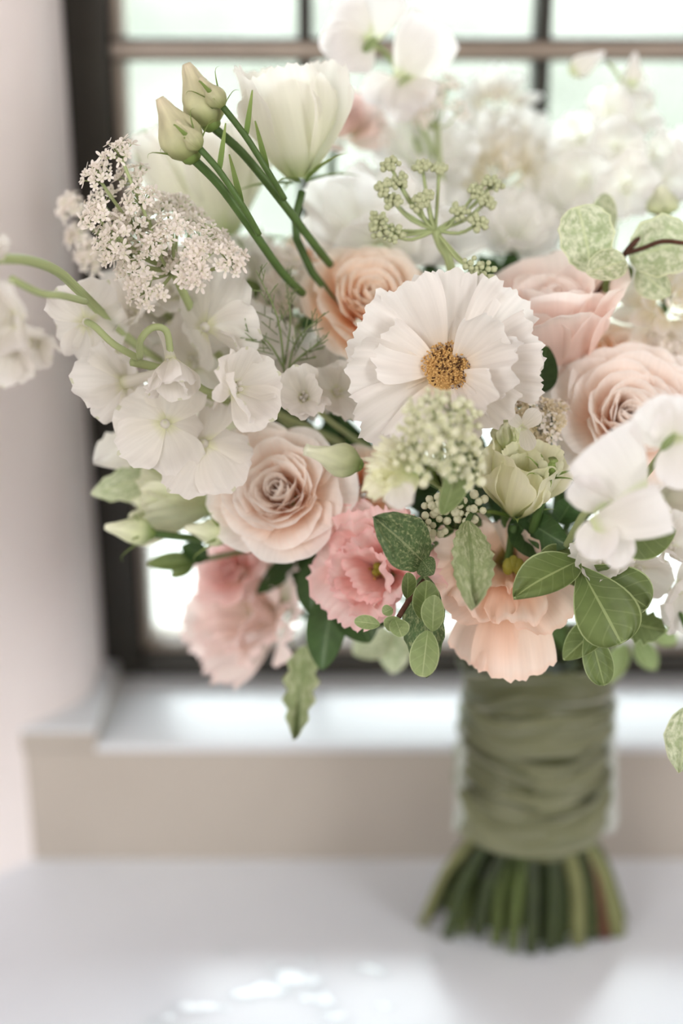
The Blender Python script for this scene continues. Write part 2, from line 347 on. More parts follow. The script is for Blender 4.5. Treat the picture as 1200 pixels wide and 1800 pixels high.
M['cutmid'] = petal_mat('cut_stem_olive', [(0, (60, 76, 32)), (0.5, (72, 88, 40)), (1, (88, 100, 54))], 0.02, 0.4, 0.3, 0.2, (3, 9), spec=0.4)
M['cutpale'] = petal_mat('cut_stem_pale', [(0, (120, 124, 82)), (1, (114, 118, 78))], 0.05, 0.45, 0.2, 0.1, (3, 9))
M['woody'] = petal_mat('woody_stem_brown', [(0, (72, 46, 34)), (1, (92, 58, 44))], 0.0, 0.55, 0.3, 0.15, (3, 20))
M['berry'] = solid_mat('grey_green_seed', (186, 192, 158), 0.6, (170, 178, 140), 300)
M['berryw'] = solid_mat('pale_seed_bud', (214, 214, 190), 0.55, (196, 198, 168), 300)
M['vib'] = petal_mat('viburnum_bud', [(0, (226, 230, 190)), (1, (244, 245, 228))], 0.42, 0.5, 0.06, 0.05)
M['tiny'] = petal_mat('tiny_white_floret', [(0, (222, 224, 190)), (0.3, (240, 234, 226)), (1, (246, 240, 236))], 0.35, 0.5, 0.06, 0.05)
M['tinycream'] = petal_mat('tiny_cream_floret', [(0, (196, 180, 140)), (1, (230, 220, 198))], 0.3, 0.6, 0.1, 0.1)
M['gold'] = solid_mat('golden_anther', (218, 182, 122), 0.7, (198, 156, 92), 900)
M['brown'] = solid_mat('dark_anther', (92, 60, 34), 0.7, (70, 44, 24), 900)
M['yellowgreen'] = solid_mat('stigma_green', (150, 146, 60), 0.5, (130, 128, 48), 300)
M['silk'] = silk_mat('sage_silk_lit', (160, 164, 130), 0.5, 0.16)
M['silkshade'] = silk_mat('sage_silk_shade', (104, 108, 76), 0.3, 0.03)  # dark copy of the same silk; the wrap's light and shade are painted
M['sheer'] = silk_mat('sheer_white_silk', (226, 230, 224), 0.4, 0.3)
M['water'] = glass_mat('water', (0.99, 1.0, 1.0), 0.06, 0.07)

# ------------------------------------------------------------------ the room and the window
def extrude_poly(name, pts, z0, z1, mat, smooth=False):
    bm = bmesh.new(); a = [bm.verts.new((x, y, z0)) for x, y in pts]; b = [bm.verts.new((x, y, z1)) for x, y in pts]; n = len(pts)
    bm.faces.new(a[::-1]); bm.faces.new(b)
    for i in range(n): bm.faces.new((a[i], a[(i + 1) % n], b[(i + 1) % n], b[i]))
    bmesh.ops.recalc_face_normals(bm, faces=bm.faces)
    me = bpy.data.meshes.new(name); bm.to_mesh(me); bm.free(); me.materials.append(mat)
    if smooth: me.polygons.foreach_set('use_smooth', [True] * len(me.polygons)); me.set_sharp_from_angle(angle=math.radians(35))
    return me
splay = [(-0.139, 0.21), (-0.139, 0.15), (-0.139, 0.118), (-0.1405, 0.106), (-0.145, 0.096), (-0.153, 0.086), (-0.168, 0.071), (-0.187, 0.055), (-0.25, 0.0), (-0.36, -0.098), (-0.452, -0.18), (-0.466, -0.192), (-0.49, -0.2)]
struct('wall_left', extrude_poly('wall_left', splay + [(-2, -0.2), (-2, 0.21)], -0.85, 1.6, M['plaster'], True))
struct('wall_right', extrude_poly('wall_right', [(0.221 - x, y) for x, y in splay] + [(2, -0.2), (2, 0.21)], -0.85, 1.6, M['plaster'], True))
struct('wall_back', box_mesh('wall_back', (-0.6, 0.8, -0.2, 0.21, 0.95, 1.6), M['plaster'], 0.01))
struct('wall_apron', box_mesh('wall_apron', (-0.7, 0.9, -0.2, 0.21, -0.85, -0.045), M['plaster']))
struct('wall_west', box_mesh('wall_west', (-2.1, -2, -3.3, 0.21, -0.85, 1.6), M['room']))
struct('wall_east', box_mesh('wall_east', (2, 2.1, -3.3, 0.21, -0.85, 1.6), M['room']))
struct('wall_south', box_mesh('wall_south', (-2.1, 2.1, -3.4, -3.3, -0.85, 1.6), M['room']))
struct('ceiling', box_mesh('ceiling', (-2.1, 2.1, -3.4, 0.21, 1.6, 1.7), M['room']))
struct('floor', box_mesh('floor', (-2.1, 2.1, -3.4, 0.21, -0.95, -0.85), M['floorboard']))
struct('trim_1', box_mesh('trim_1', (-0.55, 0.77, -0.24, 0.21, -0.045, 0.0), M['ledge'], 0.008, 3))           # the deep ledge
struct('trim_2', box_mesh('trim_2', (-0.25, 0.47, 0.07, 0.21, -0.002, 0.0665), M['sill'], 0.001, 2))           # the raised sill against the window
struct('trim_4', box_mesh('trim_4', (-0.25, 0.47, 0.0692, 0.21, 0.0665, 0.0715), M['silltop'], 0.002, 3))       # its lit top, split off in a lighter colour
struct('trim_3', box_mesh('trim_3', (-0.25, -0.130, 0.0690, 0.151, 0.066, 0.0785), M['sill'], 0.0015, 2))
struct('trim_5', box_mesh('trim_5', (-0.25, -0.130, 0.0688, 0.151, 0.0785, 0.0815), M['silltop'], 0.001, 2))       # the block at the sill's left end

win = bpy.data.objects.new('window_1', None); COL.objects.link(win); win['kind'] = 'structure'; WM['window_1'] = Matrix()
FX0, FX1, FZ0, FZ1 = -0.139, 0.360, 0.071, 0.95
def wpart(name, b, mat, bev=0.002): return part(name, box_mesh(name, b, mat, bev), win)
for b in ((FX0, FX0 + 0.0225, 0.148, 0.195, FZ0, FZ1), (FX1 - 0.0225, FX1, 0.148, 0.195, FZ0, FZ1), (FX0 + 0.0225, FX1 - 0.0225, 0.148, 0.195, FZ0, FZ0 + 0.0145), (FX0 + 0.0225, FX1 - 0.0225, 0.148, 0.195, FZ1 - 0.02, FZ1)):
    wpart('window_frame', b, M['frame'], 0.003)
gx0, gx1, gz0, gz1 = FX0 + 0.0225, FX1 - 0.0225, FZ0 + 0.0145, FZ1 - 0.02
for b in ((gx0, gx0 + 0.005, 0.156, 0.185, gz0, gz1), (gx1 - 0.005, gx1, 0.156, 0.185, gz0, gz1), (gx0 + 0.005, gx1 - 0.005, 0.156, 0.185, gz0, gz0 + 0.004), (gx0 + 0.005, gx1 - 0.005, 0.156, 0.185, gz1 - 0.005, gz1)):
    wpart('glazing_bead', b, M['bar'], 0.0015)
VX = [-0.0185, 0.1025, 0.2235]; HZ = [0.257, 0.4215, 0.588, 0.755]
for x in VX: wpart('glazing_bar', (x - 0.0036, x + 0.0036, 0.156, 0.186, gz0, gz1), M['frame'], 0.0015)
for z in HZ:
    wpart('glazing_bar', (gx0, gx1, 0.152, 0.188, z - 0.0050, z + 0.0030), M['bar'], 0.0015)
    wpart('bar_lip', (gx0, gx1, 0.1535, 0.188, z + 0.0030, z + 0.0048), M['frame'], 0.0008)
    wpart('bar_lip', (gx0, gx1, 0.1535, 0.188, z - 0.0062, z - 0.0050), M['frame'], 0.0005)
xs = [gx0 + 0.005] + VX + [gx1 - 0.005]; zs = [gz0 + 0.004] + HZ + [gz1 - 0.005]
for i in range(4):
    for j in range(5):
        part('pane', box_mesh('pane', (xs[i], xs[i + 1], 0.170, 0.1725, zs[j], zs[j + 1]), M['glass']), win)

# outside
struct('ground', box_mesh('ground', (-9, 9, 0.3, 3.4, -0.75, -0.62), M['stone']))
struct('lawn_ground', box_mesh('lawn_ground', (-14, 14, 3.4, 14, -0.75, -0.60), M['lawn']))
def shrub_mesh(name, rx, ry, rz, seed):
    bm = bmesh.new(); bmesh.ops.create_icosphere(bm, subdivisions=4, radius=1.0); R = np.random.RandomState(seed); ph = R.uniform(0, 6.28, 9)
    for v in bm.verts:
        c = v.co; k = 1 + 0.10 * math.sin(5 * c.x + ph[0]) * math.sin(5 * c.y + ph[1]) + 0.08 * math.sin(11 * c.z + ph[2] + 3 * c.x) + 0.05 * math.sin(23 * c.x + ph[3]) * math.sin(21 * c.z + ph[4])
        v.co = Vector((c.x * rx * k, c.y * ry * k, c.z * rz * k))
    me = bpy.data.meshes.new(name); bm.to_mesh(me); bm.free(); me.materials.append(M['hedge']); me.polygons.foreach_set('use_smooth', [True] * len(me.polygons)); return me
thing('garden_hedge', 'blurred pale green garden hedge seen through the window panes', 'hedge', T(0.5, 6.0, 0.1), None, shrub_mesh('garden_hedge', 9.0, 0.9, 2.6, 4))

# ------------------------------------------------------------------ the bunch: cut stems and ribbon
AX = 0.0925
def stem_thing(p, lab, mat, r, group='cut flower stems under the ribbon', name='cut_stem'):
    V, F, U = tube_np(p, r, 9, 4)
    return thing(name, lab, 'flower stem', None, group, mesh_np(name, V, F, U, True, [mat]))
rs = random.Random(5)
BUND = 'green cut flower stem in the dense bundle standing on the ledge below the sage ribbon'
special = {  # (angle, radius at foot): from pixels measured on the photograph
}
def foot(u, v):
    d0 = at(u, v, 1.0) - CAM; k = -CAM.z / d0.z; return CAM + d0 * k
def stem_from(u, v, topfrac, r, lab, mat, lift=0.0):
    f = foot(u, v); f.z = r * 0.9 + lift
    c = Vector((AX, 0.004, 0)); rad = f - c; rad.z = 0
    ring = rad.normalized() * min(rad.length * rs.uniform(0.5, 0.62), 0.0272 - r) * topfrac; ring.rotate(Matrix.Rotation(rs.uniform(-0.3, 0.3), 3, 'Z'))
    a = c + ring + Vector((0, 0, 0.068)); b = c + ring * 0.82 + Vector((0, 0, 0.15))
    m = (f * 0.5 + a * 0.5) + rad.normalized() * 0.0025
    stem_thing([b, a, m, f], lab, mat, [r * 0.9, r * 0.95, r, r * 1.02])
stem_from(742, 1632, 1.0, 0.0026, 'thin pale yellow-green cut stem splayed farthest left under the ribbon', M['cutpale'])
stem_from(1085, 1652, 1.0, 0.0044, 'thick pale green cut stem at the right edge of the stem bundle', M['cutpale'])
stem_from(1062, 1655, 1.0, 0.0028, 'thin reddish-brown woody stem beside the thick pale stem at the right', M['woody'])
stem_from(932, 1684, 1.0, 0.0034, 'light green cut stem standing in front at the middle of the bundle', M['cut'], 0.001)
stem_from(1015, 1668, 1.0, 0.0040, 'pale olive cut stem in front, between the middle stem and the brown one', M['cutpale'])
for u, v, r in ((786, 1654, 0.0030), (812, 1648, 0.0026), (838, 1668, 0.0034), (872, 1664, 0.0032), (900, 1676, 0.0028), (965, 1676, 0.0034), (986, 1668, 0.0026),
                (1040, 1656, 0.0030), (1092, 1632, 0.0028), (762, 1622, 0.0026), (850, 1640, 0.0032), (920, 1650, 0.0034), (960, 1640, 0.0034), (1010, 1640, 0.0034),
                (808, 1612, 0.003), (900, 1608, 0.0034), (980, 1608, 0.0034), (1050, 1612, 0.003), (1068, 1640, 0.0026), (890, 1650, 0.0036), (945, 1658, 0.0036), (1000, 1654, 0.0034), (825, 1634, 0.0034), (800, 1634, 0.003), (1030, 1626, 0.0034), (785, 1604, 0.0032), (1076, 1606, 0.0032), (905, 1636, 0.0036), (860, 1652, 0.0034)):
    stem_from(u, v, 1.0, r, BUND, M[rs.choice(('cut', 'cutmid'))], rs.choice((0, 0, 0.003, 0.006)))

def sleeve(z0, z1, r0, tilt, ph, seed, nz=22, na=110, fold=0.0018, flare=0.0, roll=0.0012):
    R = random.Random(seed); V, U = [], []; k = [R.uniform(0, 6.28) for _ in range(8)]
    for i in range(nz + 1):
        q = i / nz
        for j in range(na):
            a = 2 * PI * j / na
            z = z0 + (z1 - z0) * q + tilt * math.sin(a + ph) + 0.0018 * math.sin(2 * a + k[0]) * (1 if q < 0.5 else 1.6) + 0.0008 * math.sin(5 * a + k[7])
            h = z - 0.110
            base = r0 + 0.9 * h * h + flare * q
            w = fold * (math.sin(q * 11 + 1.3 * math.sin(a + k[1]) + k[2]) * 0.5 + math.sin(q * 19 + 2.2 * math.sin(2 * a + k[3]) + k[4]) * 0.4 + 0.5 * math.sin(3 * a + 5 * q + k[5]) * math.sin(4 * q + k[6]))
            e = roll * (math.exp(-q * 14) + math.exp(-(1 - q) * 14))
            rr = base + w + e
            V.append((AX + rr * math.cos(a), 0.004 + rr * 0.97 * math.sin(a), z)); U.append((j / na, q))
    return mesh_np('band', V, grid_faces(nz, na, True), U, True)
wrap = thing('ribbon_wrap', 'sage green silk ribbon wound in creased bands around the bouquet handle', 'ribbon', T(AX, 0.004, 0.064))
for z0, z1, r0, tilt, ph, seed, mt, fold in ((0.066, 0.160, 0.0290, 0.001, 0.5, 1, 'silkshade', 0.0010), (0.066, 0.092, 0.0338, 0.0025, 2.2, 2, 'silk', 0.0016), (0.086, 0.112, 0.0338, -0.004, 0.8, 3, 'silkshade', 0.0032),
                                            (0.100, 0.122, 0.0344, 0.003, 0.0, 4, 'silk', 0.0028), (0.117, 0.138, 0.0340, -0.0025, 1.4, 5, 'silk', 0.0028), (0.131, 0.158, 0.0338, 0.004, 2.6, 6, 'silkshade', 0.0030), (0.082, 0.098, 0.0350, 0.007, 0.2, 7, 'silk', 0.0030)):
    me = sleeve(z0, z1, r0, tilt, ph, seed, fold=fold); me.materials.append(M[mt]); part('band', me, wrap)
me = petal(W=0.17, ns=14, nt=5, base=0.9, rnd=0.1, ruf=0.06, rf=1.2, bend=0.3, cup=0.4, chord=True, seed=8, mat=M['sheer'], name='ribbon_tail')
part('ribbon_tail', me, wrap, span(at(824, 1275, 0.672), at(812, 1462, 0.690)), label='loose sheer pale ribbon tail at the left of the handle')
me = petal(W=0.16, ns=14, nt=5, base=0.9, rnd=0.1, ruf=0.05, rf=1.2, bend=-0.2, cup=0.5, chord=True, seed=9, mat=M['sheer'], name='ribbon_fold')
part('ribbon_fold', me, wrap, span(at(1056, 1185, 0.664), at(1062, 1466, 0.692)), label='loose sheer pale fold at the right edge of the handle')

# ------------------------------------------------------------------ flower kinds
RN = random.Random(11)
CACHE = {}
def pm(key, **kw):
    if key not in CACHE: CACHE[key] = petal(**kw)
    return CACHE[key]
def flower_stem(root, p, back, r=0.0017, mat='stem', reach=0.035):
    back = Vector(back).normalized(); a = p + back * 0.004; b = p + back * reach
    end = BIND + Vector((RN.uniform(-.018, .018), RN.uniform(-.018, .018), 0))
    V, F, U = tube_np([a, b, b * 0.4 + end * 0.6 + Vector((0, 0, 0.01)), end], r, 6, 4); me = mesh_np('stem', V, F, U, True, [M[mat]])
    return part('stem', me, root)
def calyx(root, Mf, R, n=5, tilt=0.5, L=0.5, W=0.3, seed=0, z=0.0):
    me = pm(('sepal', W), W=W, ns=7, nt=4, leaf=(0.5, 1.3), bend=0.5, cup=0.6, fold=0.2, mat=M['calyx'], name='sepal')
    for k in range(n):
        part('sepal', me, root, local=Rz(2 * PI * k / n + 0.3) @ T(0, R * 0.06, z) @ Rx(-tilt * RN.uniform(0.7, 1.3)) @ S(L * R * RN.uniform(0.85, 1.15)))

def rose(name, label, cat, p, z, R, mat, n=44, tin=0.02, tout=1.15, power=1.1, seed=0, roll=0, inner=0.66, group=None, kind='garden', lift=0.30, stem=True):
    rnd = random.Random(seed); Mf = frame(p, z, roll); root = thing(name, label, cat, Mf, group)
    k = (mat, kind)
    vi = [pm(k + ('i', q), W=0.62, ns=8, nt=10, base=0.5, wp=0.6, rnd=0.22, rk=2.2, bend=-0.12, bp=1.0, cup=1.25, cup1=1.35, ruf=0.02, rf=1.2, seed=q, mat=M[mat]) for q in range(4)]
    vm = [pm(k + ('m', q), W=1.12, ns=9, nt=10, base=0.3, wp=0.75, rnd=0.28, rk=2.2, bend=-0.15, bp=1.2, cup=0.95, cup1=0.75, ruf=0.05, rf=1.5, curl=0.5, seed=10 + q, mat=M[mat]) for q in range(4)]
    vo = [pm(k + ('o', q), W=1.2, ns=10, nt=12, base=0.3, wp=0.8, rnd=0.30, rk=2.3, bend=0.05, bp=1.4, cup=0.75, cup1=0.4, ruf=0.055, rf=1.6, curl=1.0, seed=20 + q, mat=M[mat]) for q in range(4)]
    for i in range(n):
        q = (i + 0.5) / n; qq = q ** power
        phi = i * 2.39996 + rnd.uniform(-0.55, 0.55); tilt = tin + (tout - tin) * qq ** 1.3 + rnd.uniform(-0.07, 0.07)
        L = R * (inner + (1.02 - inner) * qq) * rnd.uniform(0.93, 1.06); r0 = R * (0.05 + 0.27 * qq); z0 = R * (lift * (0.35 - 0.5 * qq))
        me = rnd.choice(vi if q < 0.26 else vm if q < 0.70 else vo)
        part('petal', me, root, local=Rz(phi) @ T(0, r0, z0) @ Rx(-tilt) @ Rz(rnd.uniform(-0.2, 0.2)) @ S(L))
    if stem: flower_stem(root, p - R * 0.12 * Vector(z).normalized(), -Vector(z))
    return root

def lisianthus(name, label, p, z, R, mat, n=11, tin=0.25, tout=0.95, seed=0, ruf=0.09, serr=0.06, group=None, W=1.15, center=True, roll=0, cal=True, curl=1.0, cat='lisianthus', stem=True, bend=-0.12, rnd_=0.16, cup=0.85, cup1=0.35, sep_t=0.9, sf=9):
    rnd = random.Random(seed); Mf = frame(p, z, roll); root = thing(name, label, cat, Mf, group)
    vs = [pm(('lis', mat, W, ruf, serr, curl, bend, rnd_, cup, cup1, q), W=W, ns=14, nt=34, base=0.16, wp=0.85, rnd=rnd_, rk=2.6, bend=bend, bp=1.0, cup=cup, cup1=cup1, ruf=ruf, rf=2.3, serr=serr, sf=sf, curl=curl, seed=30 + q, mat=M[mat]) for q in range(4)]
    for i in range(n):
        q = (i + 0.5) / n; phi = i * 2.39996 + rnd.uniform(-0.25, 0.25); tilt = tin + (tout - tin) * q + rnd.uniform(-0.06, 0.06)
        part('petal', rnd.choice(vs), root, local=Rz(phi) @ T(0, R * (0.03 + 0.06 * q), R * 0.08 * (1 - q)) @ Rx(-tilt) @ Rz(rnd.uniform(-0.15, 0.15)) @ S(R * rnd.uniform(0.92, 1.08) * (0.86 + 0.2 * q)))
    if center:
        mb = MB()
        for k in range(3): a = k * 2.1; mb.ball((R * 0.05 * math.cos(a), R * 0.05 * math.sin(a), R * 0.42), R * 0.06, 8, 5, (1, 1, 1.5))
        mb.tube([(0, 0, 0), (0, 0, R * 0.42)], R * 0.05, 7, 2); part('pistil', mb.mesh('pistil', [M['yellowgreen']]), root, local=Matrix())
        me = MB().tube([(0, 0, 0), (0, R * 0.09, R * 0.25), (0, R * 0.13, R * 0.4)], R * 0.008, 4, 2).ball((0, R * 0.13, R * 0.42), R * 0.035, 6, 4, (0.7, 0.7, 1.3), 1).mesh('stamen', [M['stem'], M['gold']])
        for k in range(5): part('stamen', me, root, local=Rz(k * 1.257 + 0.4))
    if cal: calyx(root, Mf, R, 5, sep_t, 0.55, 0.16, z=-R * 0.02)
    if stem: flower_stem(root, p, -Vector(z))
    return root

def bud_body(L, Rr, twist=2.2, ridges=4, amp=0.10, tip=0.12, mat=None, neck=0.18, name='bud_body', bend=0.0, tipo=0.0):
    V, U = [], []; nz, na = 22, 24
    for i in range(nz + 1):
        q = i / nz
        prof = float(np.interp(q, (0, .06, .14, .24, .36, .5, .64, .78, .9, 1), (.30, .62, .86, .99, 1, .86, .62, .43, .33, tip * 1.6)))
        for j in range(na):
            a = 2 * PI * j / na; tw = a * ridges + twist * q * ridges
            r = Rr * prof * (1 + amp * (abs(math.sin(tw / 2)) * 2 - 1) * min(1, q * 3))
            V.append((r * math.cos(a) + bend * q * q * L, r * math.sin(a), q * L)); U.append((j / na, q))
    F = grid_faces(nz, na, True) + [tuple(range(na - 1, -1, -1)), tuple(range(nz * na, (nz + 1) * na))]
    return mesh_np(name, V, F, U, True, [mat] if mat else [])
def sepal_strip(L, r, mat):
    return pm(('strip', round(L, 4), r), W=r, ns=14, nt=2, leaf=(0.25, 1.1), bend=0.35, bp=1.0, curl=2.2, cup=0.5, fold=0.3, mat=M[mat], name='sepal')
def bud(name, label, u0, v0, d0, u1, v1, d1, wpx, mat='bud', stem_pts=None, seed=0, group=None, sep=0.75, ridges=4, stem_r=0.0016, amp=0.10, tipo=0.0, cat='flower bud', nsep=5, spread=0.35, tip=0.12):
    p0, p1 = at(u0, v0, d0), at(u1, v1, d1); Mf = span(p0, p1, scale=False); L = (p1 - p0).length; Rr = px(wpx, d0) / 2
    root = thing(name, label, cat, Mf, group)
    part('bud_body', bud_body(L, Rr, mat=M[mat], ridges=ridges, amp=amp, tipo=tipo, tip=tip), root, local=Rz(seed))
    rnd = random.Random(seed)
    if nsep:
        me = sepal_strip(1, 0.14, 'calyx')
        for k in range(nsep):
            part('sepal', me, root, local=Rz(2 * PI * k / nsep + seed) @ T(0, Rr * 0.30, 0) @ Rx(-spread * rnd.uniform(0.85, 1.4) - 0.28) @ S(L * sep * rnd.uniform(0.8, 1.15)))
        part('receptacle', MB().ball((0, 0, L * 0.04), Rr * 0.5, 10, 6, (1, 1, 0.8)).mesh('receptacle', [M['calyx']]), root, local=Matrix())
    if stem_pts:
        pts = [p0] + [at(*s) for s in stem_pts]
        V, F, U = tube_np(pts, stem_r, 8, 5); part('stem', mesh_np('stem', V, F, U, True, [M['stem']]), root)
    else: flower_stem(root, p0, p0 - p1, 0.0018)
    return root

def leaf_on(root, u0, v0, d0, u1, v1, d1, wpx, mat, roll=0.0, face=None, seed=0, name='leaf', label=None, shape=(0.75, 0.8), bend=0.35, fold=0.18, ruf=0.0, lserr=0.0, lsf=9, ns=14, nt=10, cup=0.25, curl=0.0):
    p0, p1 = at(u0, v0, d0), at(u1, v1, d1); L = (p1 - p0).length
    me = petal(W=px(wpx, (d0 + d1) / 2) / L, ns=ns, nt=nt, leaf=shape, bend=bend, fold=fold, cup=cup, ruf=ruf, rf=1.6, lserr=lserr, lsf=lsf, chord=True, seed=seed, curl=curl, mat=M[mat], name=name)
    return part(name, me, root, span(p0, p1, face, True, roll), label=label)
def petal_on(root, u0, v0, d0, u1, v1, d1, wpx, mat, roll=0.0, seed=0, name='petal', **kw):
    p0, p1 = at(u0, v0, d0), at(u1, v1, d1); L = (p1 - p0).length
    a = dict(ns=12, nt=16, base=0.25, wp=0.75, rnd=0.25, rk=2.4, cup=0.5, bend=0.2, chord=True, seed=seed); a.update(kw)
    return part(name, petal(W=px(wpx, (d0 + d1) / 2) / L, mat=M[mat], name=name, **a), root, span(p0, p1, None, True, roll))
def stem_on(root, pts, r, mat='stem', n=7, name='stem'):
    V, F, U = tube_np([at(*p) if len(p) == 3 and not isinstance(p, Vector) else p for p in pts], r, n, 5)
    return part(name, mesh_np(name, V, F, U, True, [M[mat]]), root)

def floret_star(name, mats, r, n=5, center=True, long=0.0):
    mb = MB()
    for k in range(n):
        L = r * (1 + long * (1 if k < 2 else -0.4)); a = 2 * PI * k / n
        pmh = []
        for s, w in ((0.08, 0.10), (0.5, 0.34), (0.85, 0.30), (1.0, 0.10)):
            for t in (-1, 0, 1): pmh.append(Rz(a) @ Vector((t * w * r * 0.9, s * L, r * (0.25 * s * s + (0.06 if t else 0)))))
        mb.add(pmh, grid_faces(3, 2), [(t, s) for s in (0, .4, .8, 1) for t in (0, .5, 1)], 0)
    if center: mb.ball((0, 0, r * 0.08), r * 0.2, 6, 4, (1, 1, 1), 1)
    return mb.mesh(name, mats)

def umbel(name, label, cat, centers, join, foot_pts, d0, nper, rad, rf, fl_mesh, stem_mat, seed=0, group=None, flname='floret', rays=True, dome=0.5, cl='umbellet', stem_r=0.0011, face=(0, 0.2, 1)):
    """A branching head: one stem, a ray to each little head, and on each head its florets."""
    rnd = random.Random(seed); pj = at(*join); root = thing(name, label, cat, pj, group)
    stem_on(root, [join] + list(foot_pts), stem_r * 1.5, stem_mat)
    for (u, v, dd) in centers:
        c = at(u, v, d0 + dd); axis = ((c - pj).normalized() * 0.55 + cdir(*face) * 0.75).normalized(); R_ = rad * rnd.uniform(0.8, 1.2)
        base = c - axis * R_ * 0.9; Mu = frame(base, axis, rnd.uniform(0, 6))
        ray = MB().tube([Mu.inverted() @ pj, Mu.inverted() @ (pj * 0.4 + base * 0.6 + Vector((0, 0, -0.002))), Vector((0, 0, 0))], stem_r * 0.6, 5, 3)
        spots = []
        for k in range(nper):
            q = math.sqrt((k + 0.5) / nper); a = k * 2.39996 + rnd.uniform(-0.3, 0.3)
            f = Vector((R_ * q * math.cos(a), R_ * q * math.sin(a), R_ * (0.9 - dome * q * q) * rnd.uniform(0.85, 1.15))); spots.append(f)
            ray.tube([(0, 0, 0), f], stem_r * 0.22, 3, 1)
        un = part(cl, ray.mesh(cl, [M[stem_mat]]), root, Mu)
        for f in spots:
            part(flname, rnd.choice(fl_mesh), un, local=Matrix.Translation(f) @ (Vector((0, 0, 1)).rotation_difference((f + Vector((rnd.uniform(-1, 1), rnd.uniform(-1, 1), 1)) * R_ * 0.5).normalized()).to_matrix().to_4x4()) @ Rz(rnd.uniform(0, 6)) @ S(rf * rnd.uniform(0.75, 1.2)))
    return root

def delph_floret(root, u, v, d, z, rpx, seed=0, spur=True, ped=None, tilt=1.15, n=5, mat='delph', name='floret', W=1.12, eye=True):
    """One delphinium floret: spur and eye, five broad sepals as sub-parts; ped = points of its stalk."""
    p = at(u, v, d); R = px(rpx, d); Mf = frame(p, z, seed * 0.7); rnd = random.Random(seed)
    mb = MB()
    if spur: mb.tube([(0, 0, R * 0.05), (0, R * 0.1, -R * 0.5), (0, R * 0.38, -R * 1.05)], [R * 0.15, R * 0.10, R * 0.03], 8, 4)
    if eye:
        for k in range(4):
            a = k * 1.57 + 0.4; mb.ball((R * 0.12 * math.cos(a), R * 0.08 * math.sin(a), R * 0.12), R * 0.075, 7, 5, (0.8, 0.8, 1.3))
    mb.ball((0, 0, R * 0.02), R * 0.10, 8, 5)
    f = part(name, mb.mesh(name, [M[mat]]), root, Mf)
    vs = [pm(('delph', mat, W, q), W=W, ns=10, nt=12, base=0.22, wp=0.7, rnd=0.30, rk=2.2, bend=(-0.5, -0.1, -0.35, 0.15, -0.6)[q], bp=1.2, cup=0.45, cup1=(0.1, 0.5, 0.3, -0.1, 0.6)[q], ruf=0.10, rf=1.5, serr=0.05, sf=6, curl=(0.9, 0.2, 1.2, 0.5, 0)[q], seed=50 + q, mat=M[mat]) for q in range(5)]
    for k in range(n):
        part('sepal', vs[(k + seed) % 5], f, local=Rz(2 * PI * k / n + rnd.uniform(-.12, .12)) @ T(0, R * 0.06, 0) @ Rx(-tilt * rnd.uniform(0.72, 1.16)) @ Rz(rnd.uniform(-.35, .35)) @ S(R * rnd.uniform(0.9, 1.1)))
    if ped: stem_on(root, [p - Vector(z).normalized() * R * 0.1] + [at(*q) for q in ped], 0.0013, 'palestem', 7, 'pedicel')
    return f

# ------------------------------------------------------------------ the flowers, one by one
# --- white cosmos at the middle
pc = at(787, 652, 0.522); cos = thing('cosmos', 'large white cosmos with frilled petals and a golden centre', 'flower', pc)
def cpet(u1, v1, d1, w, seed, d0=0.524, roll=0.0, **kw):
    a = dict(ns=16, nt=24, base=0.16, wp=1.0, rnd=0.10, rk=2.2, serr=0.042, sf=6, ruf=0.07, rf=1.3, pleat=0.010, pn=3.2, cup=0.35, cup1=0.1, bend=-0.35)
    a.update(kw)
    uu, vv = 787 + 0.13 * (u1 - 787), 652 + 0.10 * (v1 - 652)
    petal_on(cos, uu, vv, d0, u1, v1, d1, w, 'cosmos', roll, seed, **a)
for i, (u, v, d, w, roll) in enumerate([(604, 650, 0.512, 128, -0.15), (636, 566, 0.513, 138, 0.12), (700, 504, 0.514, 138, -0.12), (776, 474, 0.517, 128, 0.12), (852, 486, 0.522, 92, -0.2), (910, 512, 0.517, 122, 0.2), (946, 592, 0.509, 116, -0.15), (948, 660, 0.505, 104, 0.15), (884, 738, 0.503, 106, -0.1), (800, 772, 0.503, 100, 0.0), (706, 782, 0.507, 98, 0.3), (632, 762, 0.511, 128, -0.2)]):
    cpet(u, v, d, w, 60 + i, 0.526 if i % 2 else 0.523, roll)
for i, (u, v, d, w, roll) in enumerate([(880, 566, 0.503, 118, 0.4), (902, 640, 0.497, 112, -0.35), (872, 704, 0.496, 92, 0.3), (838, 716, 0.495, 58, -0.5), (664, 610, 0.513, 120, 0.3)]):
    cpet(u, v, d, w, 80 + i, 0.520, roll, ns=14, nt=24, rnd=0.18, ruf=0.12, bend=-0.45, cup=0.5, cup1=0.2, serr=0.05)
zc_ = cdir(0.02, 0.38, 0.92); Md = frame(pc + zc_ * 0.001, zc_); mb = MB(); mb.ball((0, 0, 0), 0.0088, 20, 8, (1, 1, 0.62), 0); rd = random.Random(3)
